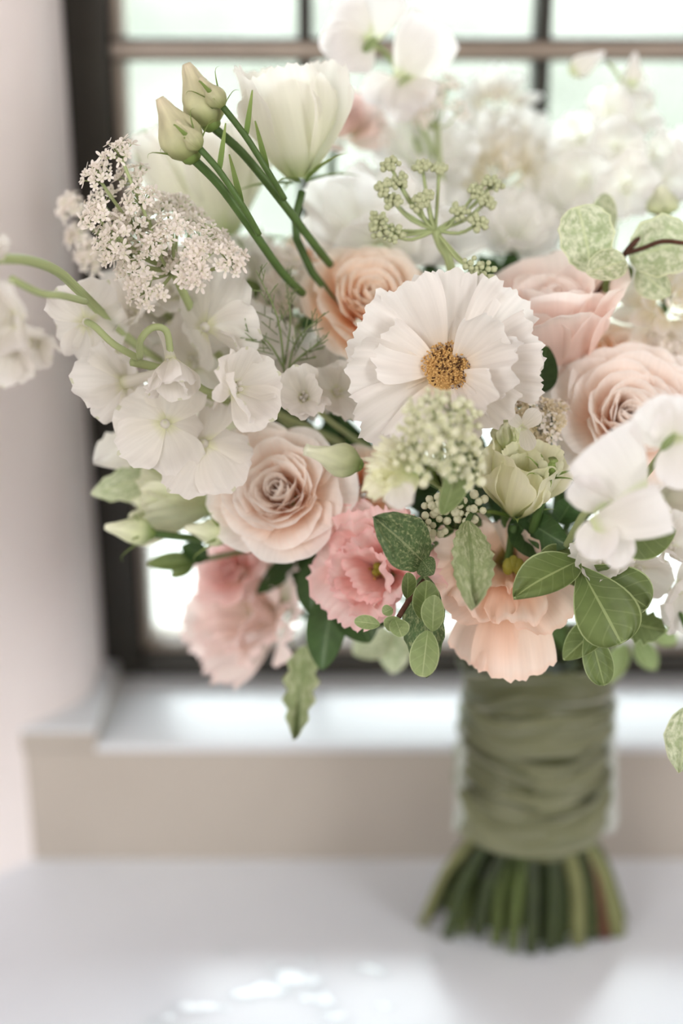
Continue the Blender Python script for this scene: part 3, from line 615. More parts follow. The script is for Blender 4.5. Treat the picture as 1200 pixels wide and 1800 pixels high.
for k in range(330):
    q = math.sqrt((k + 0.5) / 330); a = k * 2.39996; r = 0.0094 * q; h = 0.0056 * math.sqrt(max(0, 1 - (q * 0.92) ** 2))
    ht = 0.0004 + 0.0009 * rd.random(); c = Vector((r * math.cos(a), r * math.sin(a), h)) + Vector((rd.uniform(-1, 1), rd.uniform(-1, 1), 0)) * 0.0003; nrm = Vector((c.x * 0.6 + rd.uniform(-.003, .003), c.y * 0.6 + rd.uniform(-.003, .003), c.z + 0.003)).normalized()
    dark = rd.random() < (0.30 if q < 0.8 else 0.06)
    if dark: mb.tube([c - nrm * 0.0006, c + nrm * 0.0009], [0.00024, 0.00036], 5, 1, 1)
    else:
        for w in range(3): mb.ball(c + nrm * ht + Vector((rd.uniform(-1, 1), rd.uniform(-1, 1), rd.uniform(-1, 1))) * 0.00035, 0.00036, 5, 3, (1, 1, 1), 0)
part('disc', mb.mesh('disc', [M['gold'], M['brown']]), cos, Md, kind='stuff', label='golden disc speckled with dark anthers')
flower_stem(cos, pc + FWD * 0.008, FWD)

# --- garden roses
rose('garden_rose', 'blush garden rose with a tight swirled heart left of the pink lisianthus', 'rose', at(505, 876, 0.560), cdir(-0.24, 0.2, 1), px(119, 0.55), 'blush', 46, seed=1, tout=1.12)
rose('garden_rose', 'pale blush garden rose at the right edge behind the white sweet pea', 'rose', at(1092, 750, 0.560), cdir(-0.02, 0.22, 1), px(126, 0.55), 'blush', 48, seed=2, tout=1.1, roll=1.2)
rose('garden_rose', 'peach garden rose with folded petals tucked behind the cosmos', 'rose', at(648, 560, 0.572), cdir(0.10, 0.45, 0.85), px(112, 0.57), 'peachrose', 46, seed=3, tout=1.1, roll=0.4)
rose('tea_rose', 'pink tea rose cup seen from the side, right of the cosmos', 'rose', at(978, 648, 0.572), cdir(-0.12, 0.80, 0.50), px(186, 0.57), 'pinkrose', 20, tin=0.04, tout=0.40, seed=4, inner=0.78, kind='tea', lift=0.1)
rose('garden_rose', 'small peach rose half hidden between the pink tea rose and the pale blush rose', 'rose', at(1090, 650, 0.590), cdir(0.1, 0.6, 0.7), px(80, 0.59), 'peachrose', 26, seed=5)
rose('garden_rose', 'blurred pink-peach rose behind the white open lisianthus at the top', 'rose', at(600, 236, 0.632), cdir(0.05, 0.5, 0.8), px(72, 0.63), 'palepink', 34, seed=6, tout=1.1)
rose('garden_rose', 'peach bloom half hidden between the blush rose, the pale bud and the pink lisianthus', 'rose', at(640, 860, 0.580), cdir(0.2, 0.2, 0.9), px(76, 0.58), 'peachrose', 26, seed=7)
rose('garden_rose', 'soft peach rose sliver behind the slim dark lisianthus stems', 'rose', at(565, 440, 0.610), cdir(-0.3, 0.4, 0.8), px(58, 0.61), 'peachrose', 22, seed=8)

# --- white peony-like bloom above the peach rose
pw = at(665, 440, 0.600); peo = thing('white_peony', 'loose white bloom with broad petals behind the green seed sprig', 'flower', pw)
for i, (u, v, d, w, roll) in enumerate([(530, 345, 0.575, 120, 0.5), (600, 305, 0.578, 130, -0.1), (660, 300, 0.605, 130, 0.1), (740, 315, 0.610, 130, -0.15), (820, 340, 0.610, 130, 0.1), (845, 400, 0.600, 110, 0.1), (590, 420, 0.575, 120, -0.2), (710, 370, 0.580, 120, 0.1), (640, 375, 0.575, 110, 0.0), (780, 400, 0.582, 110, -0.1), (530, 400, 0.59, 90, 0.2)]):
    petal_on(peo, 665 + 0.1 * (u - 665), 440 + 0.1 * (v - 440), 0.600, u, v, d, w, 'glarewhite', roll, 100 + i, wp=0.8, ruf=0.12, rf=1.3, serr=0.02, cup=1.0, cup1=0.7, curl=1.4, bend=-0.6, base=0.3, rnd=0.3)
flower_stem(peo, pw, FWD)

# --- cream dahlia, blurred at the back
def dahlia(label, u, v, d, z, rp, n, mat, seed):
    p = at(u, v, d); R = px(rp, d); root = thing('dahlia', label, 'dahlia', frame(p, z), None); rnd = random.Random(seed)
    vs = [pm(('dah', mat, q), W=0.52, ns=8, nt=6, base=0.4, wp=0.6, rnd=0.5, rk=2.0, bend=-0.4, bp=1.0, cup=1.0, cup1=0.7, ruf=0.04, seed=120 + q, mat=M[mat]) for q in range(4)]
    for i in range(n):
        q = (i + 0.5) / n; phi = i * 2.39996; th = 0.1 + 1.65 * q ** 0.8
        part('petal', rnd.choice(vs), root, local=Rz(phi) @ Rx(-th * rnd.uniform(0.93, 1.06)) @ T(0, 0, R * 0.30) @ S(R * (0.42 + 0.34 * q) * rnd.uniform(0.9, 1.08)))
    flower_stem(root, p, -Vector(z)); return root
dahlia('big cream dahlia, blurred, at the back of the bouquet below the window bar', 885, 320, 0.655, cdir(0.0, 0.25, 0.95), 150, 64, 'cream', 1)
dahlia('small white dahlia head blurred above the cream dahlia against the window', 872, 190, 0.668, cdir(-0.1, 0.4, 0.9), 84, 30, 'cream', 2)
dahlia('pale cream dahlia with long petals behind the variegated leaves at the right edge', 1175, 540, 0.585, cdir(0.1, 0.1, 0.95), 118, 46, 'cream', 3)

# --- lisianthus: open blooms
lisianthus('lisianthus', 'white tulip-shaped lisianthus opening upward at the top left of the bouquet', at(528, 318, 0.552), cdir(-0.12, 0.97, 0.18), px(196, 0.552), 'ivoryw', 8, 0.62, 0.80, 1, 0.035, 0.025, W=0.98, center=False, curl=0.9, bend=-1.15, rnd_=0.26, cup=0.95, cup1=0.6, sep_t=1.4)
lisianthus('lisianthus', 'large blurred white lisianthus cup behind the two pointed buds', at(402, 420, 0.605), cdir(-0.22, 0.9, 0.25), px(215, 0.605), 'ivoryw', 8, 0.62, 0.92, 2, 0.035, 0.02, W=1.1, center=False, bend=-1.15, cup=0.95, cup1=0.6, rnd_=0.25, sep_t=1.4)
lisianthus('lisianthus', 'deep pink lisianthus with crinkled edges below the blush rose', at(686, 1008, 0.552), cdir(-0.42, 0.16, 0.9), px(128, 0.545), 'pink', 12, 0.18, 0.95, 3, 0.13, 0.035, W=1.3, sf=20)
lisianthus('lisianthus', 'blurred pale pink lisianthus hanging at the lower left of the bouquet', at(500, 1075, 0.640), cdir(-0.62, 0.15, 0.72), px(155, 0.64), 'palepink', 11, 0.2, 0.85, 4, 0.08, 0.05, W=1.2)
rose('garden_rose', 'rosy pink flower heart tucked under the blush rose above the pale pink lisianthus', 'rose', at(415, 1010, 0.618), cdir(-0.5, 0.3, 0.8), px(62, 0.618), 'pink', 24, seed=21)
# peach lisianthus
pp = at(895, 990, 0.548); pl = thing('lisianthus', 'peach lisianthus with a dark green heart above the ribbon handle', 'lisianthus', pp)
for i, (u, v, d, w, roll, cu, be) in enumerate([(760, 985, 0.530, 130, 0.2, 0.5, -0.3), (775, 1060, 0.525, 140, 0.1, 0.4, -0.2), (838, 1172, 0.533, 120, 0.15, 0.3, 0.1), (905, 1194, 0.527, 150, -0.1, 0.3, 0.1), (985, 1105, 0.524, 130, -0.2, 0.4, -0.1), (990, 1000, 0.535, 110, -0.2, 0.4, -0.2), (940, 930, 0.545, 100, 0.2, 0.5, -0.4), (868, 918, 0.545, 100, -0.1, 0.5, -0.4), (800, 930, 0.54, 100, 0.1, 0.5, -0.3),
                                              (830, 1085, 0.518, 130, 0.25, 0.6, -0.5), (908, 1092, 0.514, 110, -0.15, 0.6, -0.5), (850, 1030, 0.522, 86, 0.4, 0.8, -0.6), (938, 1040, 0.520, 80, -0.5, 0.8, -0.6), (950, 960, 0.528, 80, -0.2, 0.8, -0.6)]):
    petal_on(pl, 895 + 0.12 * (u - 895), 990 + 0.1 * (v - 990), 0.545, u, v, d, w, 'peach', roll, 140 + i, ns=14, nt=22, base=0.2, wp=0.95, rnd=0.16, ruf=0.09, rf=1.4, serr=0.03, sf=9, cup=cu, cup1=cu * 0.5, bend=be, curl=0.5)
mb = MB(); q0 = at(897, 990, 0.545); 
for k in range(3): mb.ball(at(893 + 9 * k, 996 - 5 * (k % 2), 0.531), 0.0023, 9, 6, (1, 1, 1.5))
mb.tube([q0, at(900, 998, 0.533)], 0.0016, 7, 2); part('pistil', mb.mesh('pistil', [M['yellowgreen']]), pl, label='olive green pistil')
flower_stem(pl, pp, FWD)
lisianthus('lisianthus', 'creamy green half-open lisianthus bud with a curled petal below the small lace flowers', at(905, 908, 0.534), cdir(0.06, 0.80, 0.58), px(140, 0.53), 'ivory', 9, 0.60, 0.86, 6, 0.04, 0.015, W=1.2, center=False, curl=1.3, bend=-1.15, rnd_=0.24, cup=0.95, cup1=0.65)
lisianthus('lisianthus', 'small green lisianthus bud just above the creamy half-open one', at(890, 800, 0.532), cdir(-0.05, 0.85, 0.5), px(66, 0.53), 'palebud', 8, 0.25, 0.50, 7, 0.05, 0.03, W=0.95, center=False, curl=0.8, bend=-0.9, cup=1.0, cup1=0.8)
lisianthus('lisianthus', 'blurred green-cream lisianthus trumpet pointing left below the delphinium', at(388, 882, 0.585), cdir(-0.97, 0.05, 0.2), px(158, 0.585), 'palebud', 8, 0.12, 0.40, 8, 0.06, 0.04, W=0.85, center=False, roll=0.4)
lisianthus('lisianthus', 'white lisianthus glimpsed behind the coriander heads on the left', at(275, 540, 0.60), cdir(-0.3, 0.6, 0.7), px(100, 0.60), 'white', 9, 0.2, 0.9, 9, W=1.1, center=False)

lisianthus('lisianthus', 'soft white lisianthus in the shade behind the ruffled delphinium floret', at(560, 690, 0.600), cdir(-0.2, 0.4, 0.8), px(100, 0.60), 'white', 9, 0.3, 1.0, 19, W=1.15, center=False)
lisianthus('lisianthus', 'white lisianthus deep behind the delphinium above the blush rose', at(420, 790, 0.600), cdir(-0.3, 0.2, 0.9), px(110, 0.60), 'ivoryw', 9, 0.3, 1.0, 20, W=1.15, center=False)
lisianthus('lisianthus', 'white blossom deep in the gap under the lower pointed bud stem', at(440, 520, 0.610), cdir(-0.1, 0.4, 0.9), px(100, 0.61), 'white', 9, 0.3, 1.0, 22, W=1.15, center=False)
lisianthus('lisianthus', 'white blossom behind the front sweet pea at the right', at(1150, 880, 0.600), cdir(0.2, 0.2, 0.9), px(110, 0.60), 'white', 9, 0.3, 1.0, 23, W=1.15, center=False)
lisianthus('lisianthus', 'white blossom between the cream dahlia and the delphinium spike', at(985, 400, 0.640), cdir(0.1, 0.5, 0.8), px(100, 0.64), 'glarewhite', 9, 0.3, 1.0, 24, W=1.15, center=False)
lisianthus('lisianthus', 'hazy white blossom between the seed sprig and the small lace umbel', at(735, 300, 0.640), cdir(0.0, 0.4, 0.9), px(110, 0.64), 'glarewhite', 9, 0.3, 1.0, 25, W=1.15, center=False)
lisianthus('lisianthus', 'hazy white blossom right of the seed sprig under the cream dahlia', at(900, 440, 0.625), cdir(0.0, 0.5, 0.8), px(95, 0.625), 'glarewhite', 9, 0.3, 1.0, 26, W=1.15, center=False)
lisianthus('lisianthus', 'white lisianthus in the shade behind the hooded delphinium floret', at(325, 590, 0.605), cdir(-0.2, 0.3, 0.9), px(120, 0.605), 'white', 9, 0.3, 1.1, 27, W=1.2, center=False)
# --- lisianthus buds
bud('lisianthus_bud', 'pointed lisianthus bud, the upper of the two at the top left', 372, 222, 0.520, 327, 112, 0.515, 74, stem_pts=[(425, 268, 0.524), (492, 350, 0.532), (545, 420, 0.545), (580, 465, 0.56)], seed=1, group='pointed lisianthus buds', sep=0.62)
bud('lisianthus_bud', 'pointed lisianthus bud, the lower of the two at the top left', 338, 278, 0.512, 280, 172, 0.506, 76, stem_pts=[(385, 325, 0.516), (440, 400, 0.524), (495, 478, 0.54), (532, 516, 0.555)], seed=2, group='pointed lisianthus buds', sep=0.62)
for nm, lab, pts in (('side_shoot', 'slim green lisianthus stem running beside the upper pointed bud', [(392, 188, 0.512), (432, 240, 0.515), (470, 300, 0.520), (500, 350, 0.529)]), ('side_shoot', 'slim green lisianthus stem running beside the lower pointed bud', [(352, 262, 0.506), (385, 300, 0.508), (425, 360, 0.513), (455, 412, 0.522)])):
    t = thing(nm, lab, 'flower stem', None, 'slim lisianthus stems'); stem_on(t, pts, 0.0012)
    me = sepal_strip(1, 0.14, 'calyx')
    p = at(*pts[0]); b = (p - at(*pts[1])).normalized()
    t2 = part('side_bud', bud_body(0.013, 0.0036, mat=M['bud'], tip=0.1), t, frame(p, b))
    for k in range(4): part('sepal', me, t2, local=Rz(k * 1.57) @ T(0, 0.001, 0) @ Rx(-0.25) @ S(0.015))
    for q, (a, l) in enumerate(((1, 0.02), (2, 0.022))):
        o = at(*pts[a]); part('bract', sepal_strip(1, 0.10, 'calyx'), t, span(o, o + (cdir(0.15 - 0.4 * q, 1, 0.1) * l)))
bud('lisianthus_bud', 'pale green pointed bud lying across the blush rose', 632, 818, 0.500, 536, 790, 0.494, 54, 'palebud', seed=3, nsep=4, sep=0.3, amp=0.16, tip=0.22)
bud('lisianthus_bud', 'blurred green bud pointing left beneath the green-cream trumpet, outermost', 268, 938, 0.565, 184, 926, 0.56, 48, 'palebud', [(330, 945, 0.57), (420, 952, 0.585)], seed=4, sep=0.8, spread=0.2)
bud('lisianthus_bud', 'green bud pointing left just under the blush rose', 404, 940, 0.558, 325, 928, 0.553, 46, 'palebud', [(440, 948, 0.565), (500, 940, 0.58)], seed=5, sep=0.9, spread=0.2)
bud('seed_pod', 'small green pod with curled horns beside the creamy half-open bud', 962, 842, 0.520, 972, 808, 0.514, 26, 'calyx', seed=6, nsep=7, sep=1.3, spread=0.5, tip=0.4)
bud('lisianthus_bud', 'plump green bud with curled sepals at the right edge above the variegated leaves', 1165, 378, 0.585, 1162, 325, 0.58, 58, 'palebud', seed=7, nsep=5, sep=1.0, spread=0.5)

# --- delphinium on the left
dl = thing('delphinium', 'white delphinium spray with spurred florets along the left of the bouquet', 'delphinium', at(330, 640, 0.54))
delph_floret(dl, 152, 566, 0.530, cdir(-0.25, 0.15, -0.9), 86, 1, False, [(168, 575, 0.519), (200, 605, 0.516), (244, 630, 0.520)])
delph_floret(dl, 220, 672, 0.530, cdir(-0.65, -0.1, -0.35), 86, 2, True, None, 1.2)
delph_floret(dl, 300, 630, 0.508, cdir(0.10, -0.8, 0.25), 74, 3, True, [(292, 582, 0.506), (268, 576, 0.505), (247, 598, 0.506), (246, 628, 0.516)], 0.55)
delph_floret(dl, 360, 575, 0.532, cdir(0.30, 0.40, -0.7), 104, 4, False, None, 1.2)
delph_floret(dl, 410, 682, 0.512, cdir(0.62, 0.05, 0.75), 84, 5, True, [(370, 690, 0.525), (330, 665, 0.53), (300, 650, 0.53)], 1.0)
delph_floret(dl, 290, 745, 0.520, cdir(-0.15, -0.3, -0.85), 96, 6, False, None, 1.2)
delph_floret(dl, 358, 780, 0.526, cdir(0.15, -0.35, -0.8), 100, 7, False, None, 1.25)
delph_floret(dl, 425, 600, 0.548, cdir(0.5, 0.3, 0.6), 84, 8, False)
delph_floret(dl, 230, 560, 0.558, cdir(-0.3, 0.5, 0.6), 92, 9, False)
delph_floret(dl, 345, 640, 0.570, cdir(0.1, 0.2, 0.9), 96, 21, False)
delph_floret(dl, 215, 610, 0.572, cdir(-0.2, 0.2, 0.9), 80, 22, False)
delph_floret(dl, 380, 500, 0.580, cdir(0.1, 0.4, 0.9), 80, 23, False)
delph_floret(dl, 300, 520, 0.566, cdir(0.1, 0.4, 0.7), 90, 10, False)
stem_on(dl, [(232, 636, 0.522), (300, 655, 0.535), (380, 700, 0.55), (470, 720, 0.575), (600, 780, 0.60)], 0.0017, 'palestem')
for (a, b, w, s) in (((600, 655, 0.53), 0, 0, 0),): pass
df = thing('delphinium', 'white ruffled delphinium floret between the cosmos and the blush rose', 'delphinium', at(530, 700, 0.528))
delph_floret(df, 535, 700, 0.530, cdir(-0.15, 0.25, 0.9), 60, 11, True, None, 0.85); delph_floret(df, 590, 690, 0.545, cdir(0.4, 0.1, 0.8), 55, 12, False)
stem_on(df, [(540, 702, 0.535), (580, 740, 0.56), (650, 790, 0.60)], 0.0012, 'palestem')
# far left trailing one, blurred
d2 = thing('delphinium', 'blurred white blossoms trailing out of the picture at the left edge', 'delphinium', at(40, 540, 0.47))
delph_floret(d2, 30, 560, 0.452, cdir(-0.3, -0.2, 0.7), 84, 14, False, None, 0.9); delph_floret(d2, 62, 600, 0.465, cdir(0.2, -0.4, 0.7), 62, 15, False, None, 0.8); delph_floret(d2, 4, 455, 0.455, cdir(-0.2, 0.6, 0.6), 40, 16, False, None, 0.7)
delph_floret(d2, 20, 610, 0.46, cdir(-0.2, -0.6, 0.5), 66, 17, False, None, 0.8)
stem_on(d2, [(0, 455, 0.463), (50, 458, 0.475), (100, 476, 0.495), (140, 512, 0.52), (220, 590, 0.548), (300, 650, 0.57)], 0.0018, 'palestem')
stem_on(d2, [(20, 490, 0.463), (70, 515, 0.475), (110, 520, 0.485), (150, 530, 0.52)], 0.0013, 'palestem')
# right delphinium spike, blurred
d3 = thing('delphinium', 'blurred white delphinium spike at the upper right against the window', 'delphinium', at(1090, 300, 0.63))
for i, (u, v, d, z, r) in enumerate([(1070, 200, 0.625, (-0.2, 0.2, 0.9), 46), (1115, 215, 0.628, (0.3, 0.2, 0.9), 48), (1020, 245, 0.625, (-0.6, 0, 0.7), 52), (1085, 260, 0.615, (0, 0, 1), 54), (1145, 270, 0.625, (0.5, 0, 0.8), 50), (1030, 320, 0.62, (-0.5, -0.1, 0.8), 58), (1100, 330, 0.612, (0.1, -0.1, 1), 60), (1165, 320, 0.62, (0.6, -0.1, 0.8), 56), (1040, 390, 0.615, (-0.4, -0.2, 0.8), 50), (1190, 270, 0.63, (0.5, 0.2, 0.7), 50), (1110, 165, 0.63, (0.1, 0.5, 0.8), 34), (995, 290, 0.63, (-0.7, 0.1, 0.6), 44)]):
    delph_floret(d3, u, v, d, cdir(*z), r, 30 + i, mat='glarewhite')
bm_ = bud_body(1, 0.28, mat=M['pea'], amp=0.04, ridges=3, tip=0.1)
for (a, b, d) in (((1110, 150), (1116, 92), 0.63), ((1002, 128), (1062, 92), 0.622), ((1080, 180), (1062, 150), 0.63), ((1135, 190), (1150, 160), 0.63)):
    part('flower_bud', bm_, d3, span(at(*a, d), at(*b, d)))
stem_on(d3, [(1108, 150, 0.635), (1100, 260, 0.635), (1080, 380, 0.632), (1060, 480, 0.625), (1000, 700, 0.62)], 0.0019, 'palestem'); stem_on(d3, [(1070, 112, 0.622), (1085, 130, 0.628), (1103, 170, 0.635)], 0.0008, 'palestem')
# low right white blossoms
d4 = thing('delphinium', 'white delphinium blossoms low at the right edge behind the green leaves', 'delphinium', at(1150, 1010, 0.55))
for i, (u, v, d, z, r) in enumerate([(1062, 985, 0.522, (-0.3, 0.1, 0.9), 62), (1120, 1000, 0.545, (0.1, -0.3, 0.8), 62), (1175, 960, 0.54, (0.3, 0.2, 0.9), 70), (1190, 1030, 0.55, (0.2, -0.5, 0.7), 84), (1130, 930, 0.56, (0, 0.3, 0.9), 60)]):
    delph_floret(d4, u, v, d, cdir(*z), r, 50 + i, False, None, 0.95)
stem_on(d4, [(1150, 985, 0.56), (1080, 960, 0.59), (1000, 940, 0.61)], 0.0016, 'palestem')

# --- sweet peas
def sweet_pea(label, u, v, d, petals, foot_pts, seed):
    root = thing('sweet_pea', label, 'sweet pea', at(u, v, d))
    for i, (u0, v0, d0, u1, v1, d1, w, roll, kw) in enumerate(petals):
        a = dict(ns=14, nt=18, base=0.3, wp=0.7, rnd=0.3, rk=2.2, ruf=0.05, rf=1.3, cup=0.3, bend=0.2, curl=0.4); a.update(kw)
        petal_on(root, u0, v0, d0, u1, v1, d1, w, 'pea', roll, seed + i, **a)
    leaf_on(root, u - 14, v + 22, d - 0.003, u + 12, v - 8, d - 0.005, 16, 'sageleaf', name='calyx', ns=8, nt=6); stem_on(root, [(u, v, d)] + foot_pts, 0.0013, 'palestem')
    return root
sweet_pea('white sweet pea nearest the camera at the right, in front of the pale blush rose', 1065, 890, 0.470,
          [(1112, 872, 0.470, 1046, 776, 0.458, 142, 0.15, dict(rnd=0.05, base=0.42, cup=0.35, ruf=0.035, wp=0.9)), (1060, 890, 0.469, 1010, 842, 0.456, 70, -0.3, dict(cup=0.45, rnd=0.2, base=0.6)), (1042, 926, 0.468, 1172, 888, 0.455, 98, 0.3, dict(rnd=0.04, base=0.35, ruf=0.04, cup=0.3, wp=0.9)), (1060, 905, 0.470, 1048, 985, 0.464, 88, 0.3, dict(cup=0.8)), (1075, 915, 0.472, 1085, 1000, 0.468, 66, -0.3, dict(cup=0.8))],
          [(1030, 900, 0.48), (1000, 950, 0.52), (970, 1000, 0.56)], 200)
sweet_pea('white sweet pea cut off by the right edge over the pale blush rose', 1175, 770, 0.465,
          [(1178, 780, 0.466, 1128, 712, 0.458, 90, 0.2, dict(rnd=0.12)), (1190, 770, 0.464, 1215, 700, 0.458, 110, -0.2, {}), (1188, 770, 0.464, 1200, 860, 0.456, 84, 0.1, {}), (1185, 775, 0.466, 1160, 725, 0.46, 70, 0.3, {})],
          [(1160, 800, 0.49), (1120, 850, 0.53), (1060, 900, 0.58)], 210)
sweet_pea('blurred white sweet pea at the top over the window bar, left one', 650, 72, 0.600,
          [(650, 72, 0.60, 575, 40, 0.595, 130, 0.2, {}), (650, 72, 0.60, 655, -20, 0.60, 130, -0.2, {}), (650, 75, 0.60, 592, 112, 0.59, 90, 0.2, {}), (648, 75, 0.60, 560, 75, 0.592, 70, 0.1, {})],
          [(690, 110, 0.61), (720, 200, 0.625), (770, 400, 0.64)], 220)
sweet_pea('blurred white sweet pea with an upright petal over the window bar, right one', 710, 140, 0.605,
          [(705, 140, 0.605, 765, 40, 0.60, 110, 0.2, dict(rnd=0.15)), (715, 140, 0.605, 735, 15, 0.605, 80, 0.5, {}), (700, 145, 0.603, 635, 168, 0.597, 60, 0.1, {}), (705, 130, 0.603, 700, 215, 0.598, 70, -0.2, {}), (715, 140, 0.600, 745, 190, 0.598, 80, -0.2, {})],
          [(735, 210, 0.62), (780, 320, 0.635), (800, 460, 0.64)], 230)

# --- coriander lace on the left
fl = [floret_star('floret', [M['tiny'], M['tiny']], 1.0, 5, True, l) for l in (0.0, 0.35, 0.7)]
umbel('coriander_flower', 'lacy white coriander umbel with many tiny florets at the upper left', 'umbel flower',
      [(205, 258, 0.0), (165, 300, 0.004), (228, 300, 0.010), (160, 372, 0.0), (215, 372, 0.012), (272, 352, 0.012), (190, 428, -0.004), (262, 398, 0.014), (300, 392, 0.0), (345, 440, -0.008), (338, 372, 0.02), (295, 455, 0.01), (252, 510, -0.010), (340, 482, -0.010), (170, 345, 0.012), (240, 340, 0.0), (215, 440, 0.01), (408, 452, -0.008), (392, 418, 0.015), (310, 350, 0.02), (230, 385, 0.006), (270, 425, 0.0), (188, 400, 0.002), (360, 408, 0.004), (225, 475, 0.0)],
      (306, 478, 0.525), [(330, 530, 0.535), (380, 620, 0.56), (520, 760, 0.60)], 0.512, 19, px(29, 0.512), px(10, 0.512), fl, 'palestem', 5, dome=0.35)
umbel('coriander_flower', 'blurred white floret heads at the far left in front of the window frame', 'umbel flower',
      [(120, 352, 0.0), (126, 410, 0.006), (150, 452, 0.0)], (190, 420, 0.585), [(230, 470, 0.59), (330, 600, 0.60)], 0.575, 14, px(24, 0.575), px(12, 0.575), fl, 'palestem', 6)
umbel('lace_flower', 'blurred small white lace umbel standing up at the top middle', 'umbel flower',
      [(735, 160, 0), (760, 175, 0), (790, 140, 0), (712, 190, 0), (742, 200, -0.003), (810, 188, 0), (770, 150, 0.005), (725, 175, 0.005)], (768, 225, 0.602), [(772, 280, 0.61), (790, 400, 0.62)], 0.600, 11, px(20, 0.6), px(9, 0.6), fl, 'palestem', 7, stem_r=0.0008)
umbel('lace_flower', 'cream white lace head at the right edge above the pale blush rose', 'umbel flower',
      [(1150, 588, 0), (1180, 598, 0), (1200, 575, 0), (1165, 616, -0.004), (1195, 624, -0.004)], (1190, 660, 0.59), [(1170, 760, 0.60)], 0.578, 14, px(20, 0.575), px(10, 0.575), fl, 'palestem', 8)
fc = [floret_star('floret', [M['tinycream'], M['tinycream']], 1.0, 5, True, 0.0), floret_star('floret', [M['tiny'], M['tinycream']], 1.0, 4, True, 0.2)]
lh = umbel('lace_flower', 'small cream lace flower cluster beside the cosmos, dark gaps under it', 'umbel flower',
      [(905, 715, 0), (930, 700, 0), (955, 712, 0), (975, 735, 0), (940, 735, -0.003), (965, 762, 0), (915, 742, 0), (945, 775, 0), (985, 715, 0.004)], (945, 790, 0.545), [(930, 860, 0.57)], 0.530, 13, px(19, 0.53), px(9.5, 0.53), fc, 'stem', 9)
for i, (u0, v0, u1, v1, w) in enumerate([(918, 750, 948, 722, 34), (920, 752, 932, 792, 30), (915, 750, 896, 730, 24)]): petal_on(lh, u0, v0, 0.517, u1, v1, 0.513, w, 'white', 0, 300 + i, ns=8, nt=8, base=0.3, cup=0.4)
umbel('lace_flower', 'white lace florets in the gap behind the slim lisianthus stems', 'umbel flower',
      [(500, 450, 0), (480, 490, 0), (530, 480, 0.005), (510, 530, 0), (470, 540, 0), (545, 520, 0)], (520, 570, 0.60), [(540, 640, 0.61)], 0.575, 13, px(26, 0.575), px(12, 0.575), fl, 'palestem', 10)

# --- seed sprigs
bd = MB().ball((0, 0, 0), 1, 8, 6, (1, 1, 1.05)).ball((0, 0, 0.95), 0.35, 6, 3, (1, 1, 0.6)).mesh('seed', [M['berry']]); bd2 = MB().ball((0, 0, 0), 1, 8, 6, (1, 1, 1.1)).ball((0, 0, 1.0), 0.3, 6, 3).mesh('seed', [M['berryw']])
sp_ = umbel('seed_sprig', 'branching green seed sprig rising behind the cosmos', 'seed sprig',
      [(685, 288, 0), (672, 330, 0), (700, 318, 0), (690, 352, 0), (735, 355, 0), (742, 290, 0.004), (772, 295, 0.004), (668, 398, 0), (690, 412, 0), (660, 385, 0.003), (838, 335, 0.006), (856, 352, 0.006), (808, 372, 0.004), (842, 392, 0.004), (832, 470, -0.006), (855, 482, -0.006), (750, 345, 0), (868, 320, 0.008)],
      (765, 405, 0.540), [(775, 432, 0.541), (792, 470, 0.545), (810, 600, 0.58)], 0.532, 11, px(17, 0.53), px(5.8, 0.53), [bd], 'palestem', 12, flname='seed', dome=0.2, cl='seed_cluster', stem_r=0.0012)
umbel('seed_sprig', 'pale round seed buds on dark stalks between the viburnum and the peach lisianthus', 'seed sprig',
      [(762, 885, 0), (775, 905, 0), (800, 888, 0), (818, 905, 0), (745, 920, -0.003), (835, 880, 0), (765, 935, 0)], (800, 930, 0.54), [(830, 950, 0.56), (860, 900, 0.59)], 0.520, 6, px(19, 0.52), px(7.5, 0.52), [bd2], 'stem', 13, flname='seed', dome=0.2, cl='seed_cluster')

# --- viburnum head in front
vb = [floret_star('floret', [M['vib'], M['vib']], 1.0, 5, True, 0.0)]; vbb = MB().ball((0, 0, 0), 1, 8, 6).mesh('flower_bud', [M['vib']])
vbs = MB().ball((0, 0, 0), 0.6, 7, 5).mesh('flower_bud', [M['vib']])
vr = umbel('viburnum', 'pale green viburnum head, soft and blurred, in front of the cosmos', 'viburnum',
      [(760, 700, 0), (730, 715, 0), (795, 712, 0.002), (722, 750, 0), (760, 740, -0.006), (800, 745, 0), (825, 735, 0.006), (735, 785, -0.002), (775, 780, -0.008), (815, 785, 0.002), (835, 800, 0.008), (745, 815, 0), (790, 815, -0.002), (710, 790, 0.004), (830, 835, 0.008), (770, 755, -0.01), (810, 765, 0)],
      (780, 860, 0.50), [(800, 900, 0.53), (830, 920, 0.57)], 0.468, 10, px(29, 0.468), px(9, 0.468), [vbb, vb[0], vb[0], vbs], 'palestem', 14, flname='flower_bud', dome=0.25, stem_r=0.0013)
for i, (u0, v0, u1, v1, w, mt, roll) in enumerate([(715, 830, 645, 868, 60, 'ivory', 0.3), (720, 820, 640, 818, 56, 'ivory', -0.2), (725, 825, 668, 785, 54, 'ivory', 0.2), (730, 830, 690, 872, 52, 'ivory', 0.1), (735, 835, 720, 790, 48, 'palebud', -0.4), (690, 845, 655, 845, 40, 'ivory', 0.5)]):
    petal_on(vr, u0, v0, 0.482, u1, v1, 0.472, w, mt, roll, 320 + i, ns=10, nt=16, serr=0.12, sf=8, ruf=0.12, rnd=0.15, base=0.3)
petal_on(vr, 700, 852, 0.47, 712, 892, 0.462, 66, 'white', 0.2, 330, ns=10, nt=12, rnd=0.3, cup=1.0, ruf=0.06)
leaf_on(vr, 778, 905, 0.487, 806, 790, 0.474, 60, 'sageleaf', 0.7, seed=5, label='soft grey-green leaf')

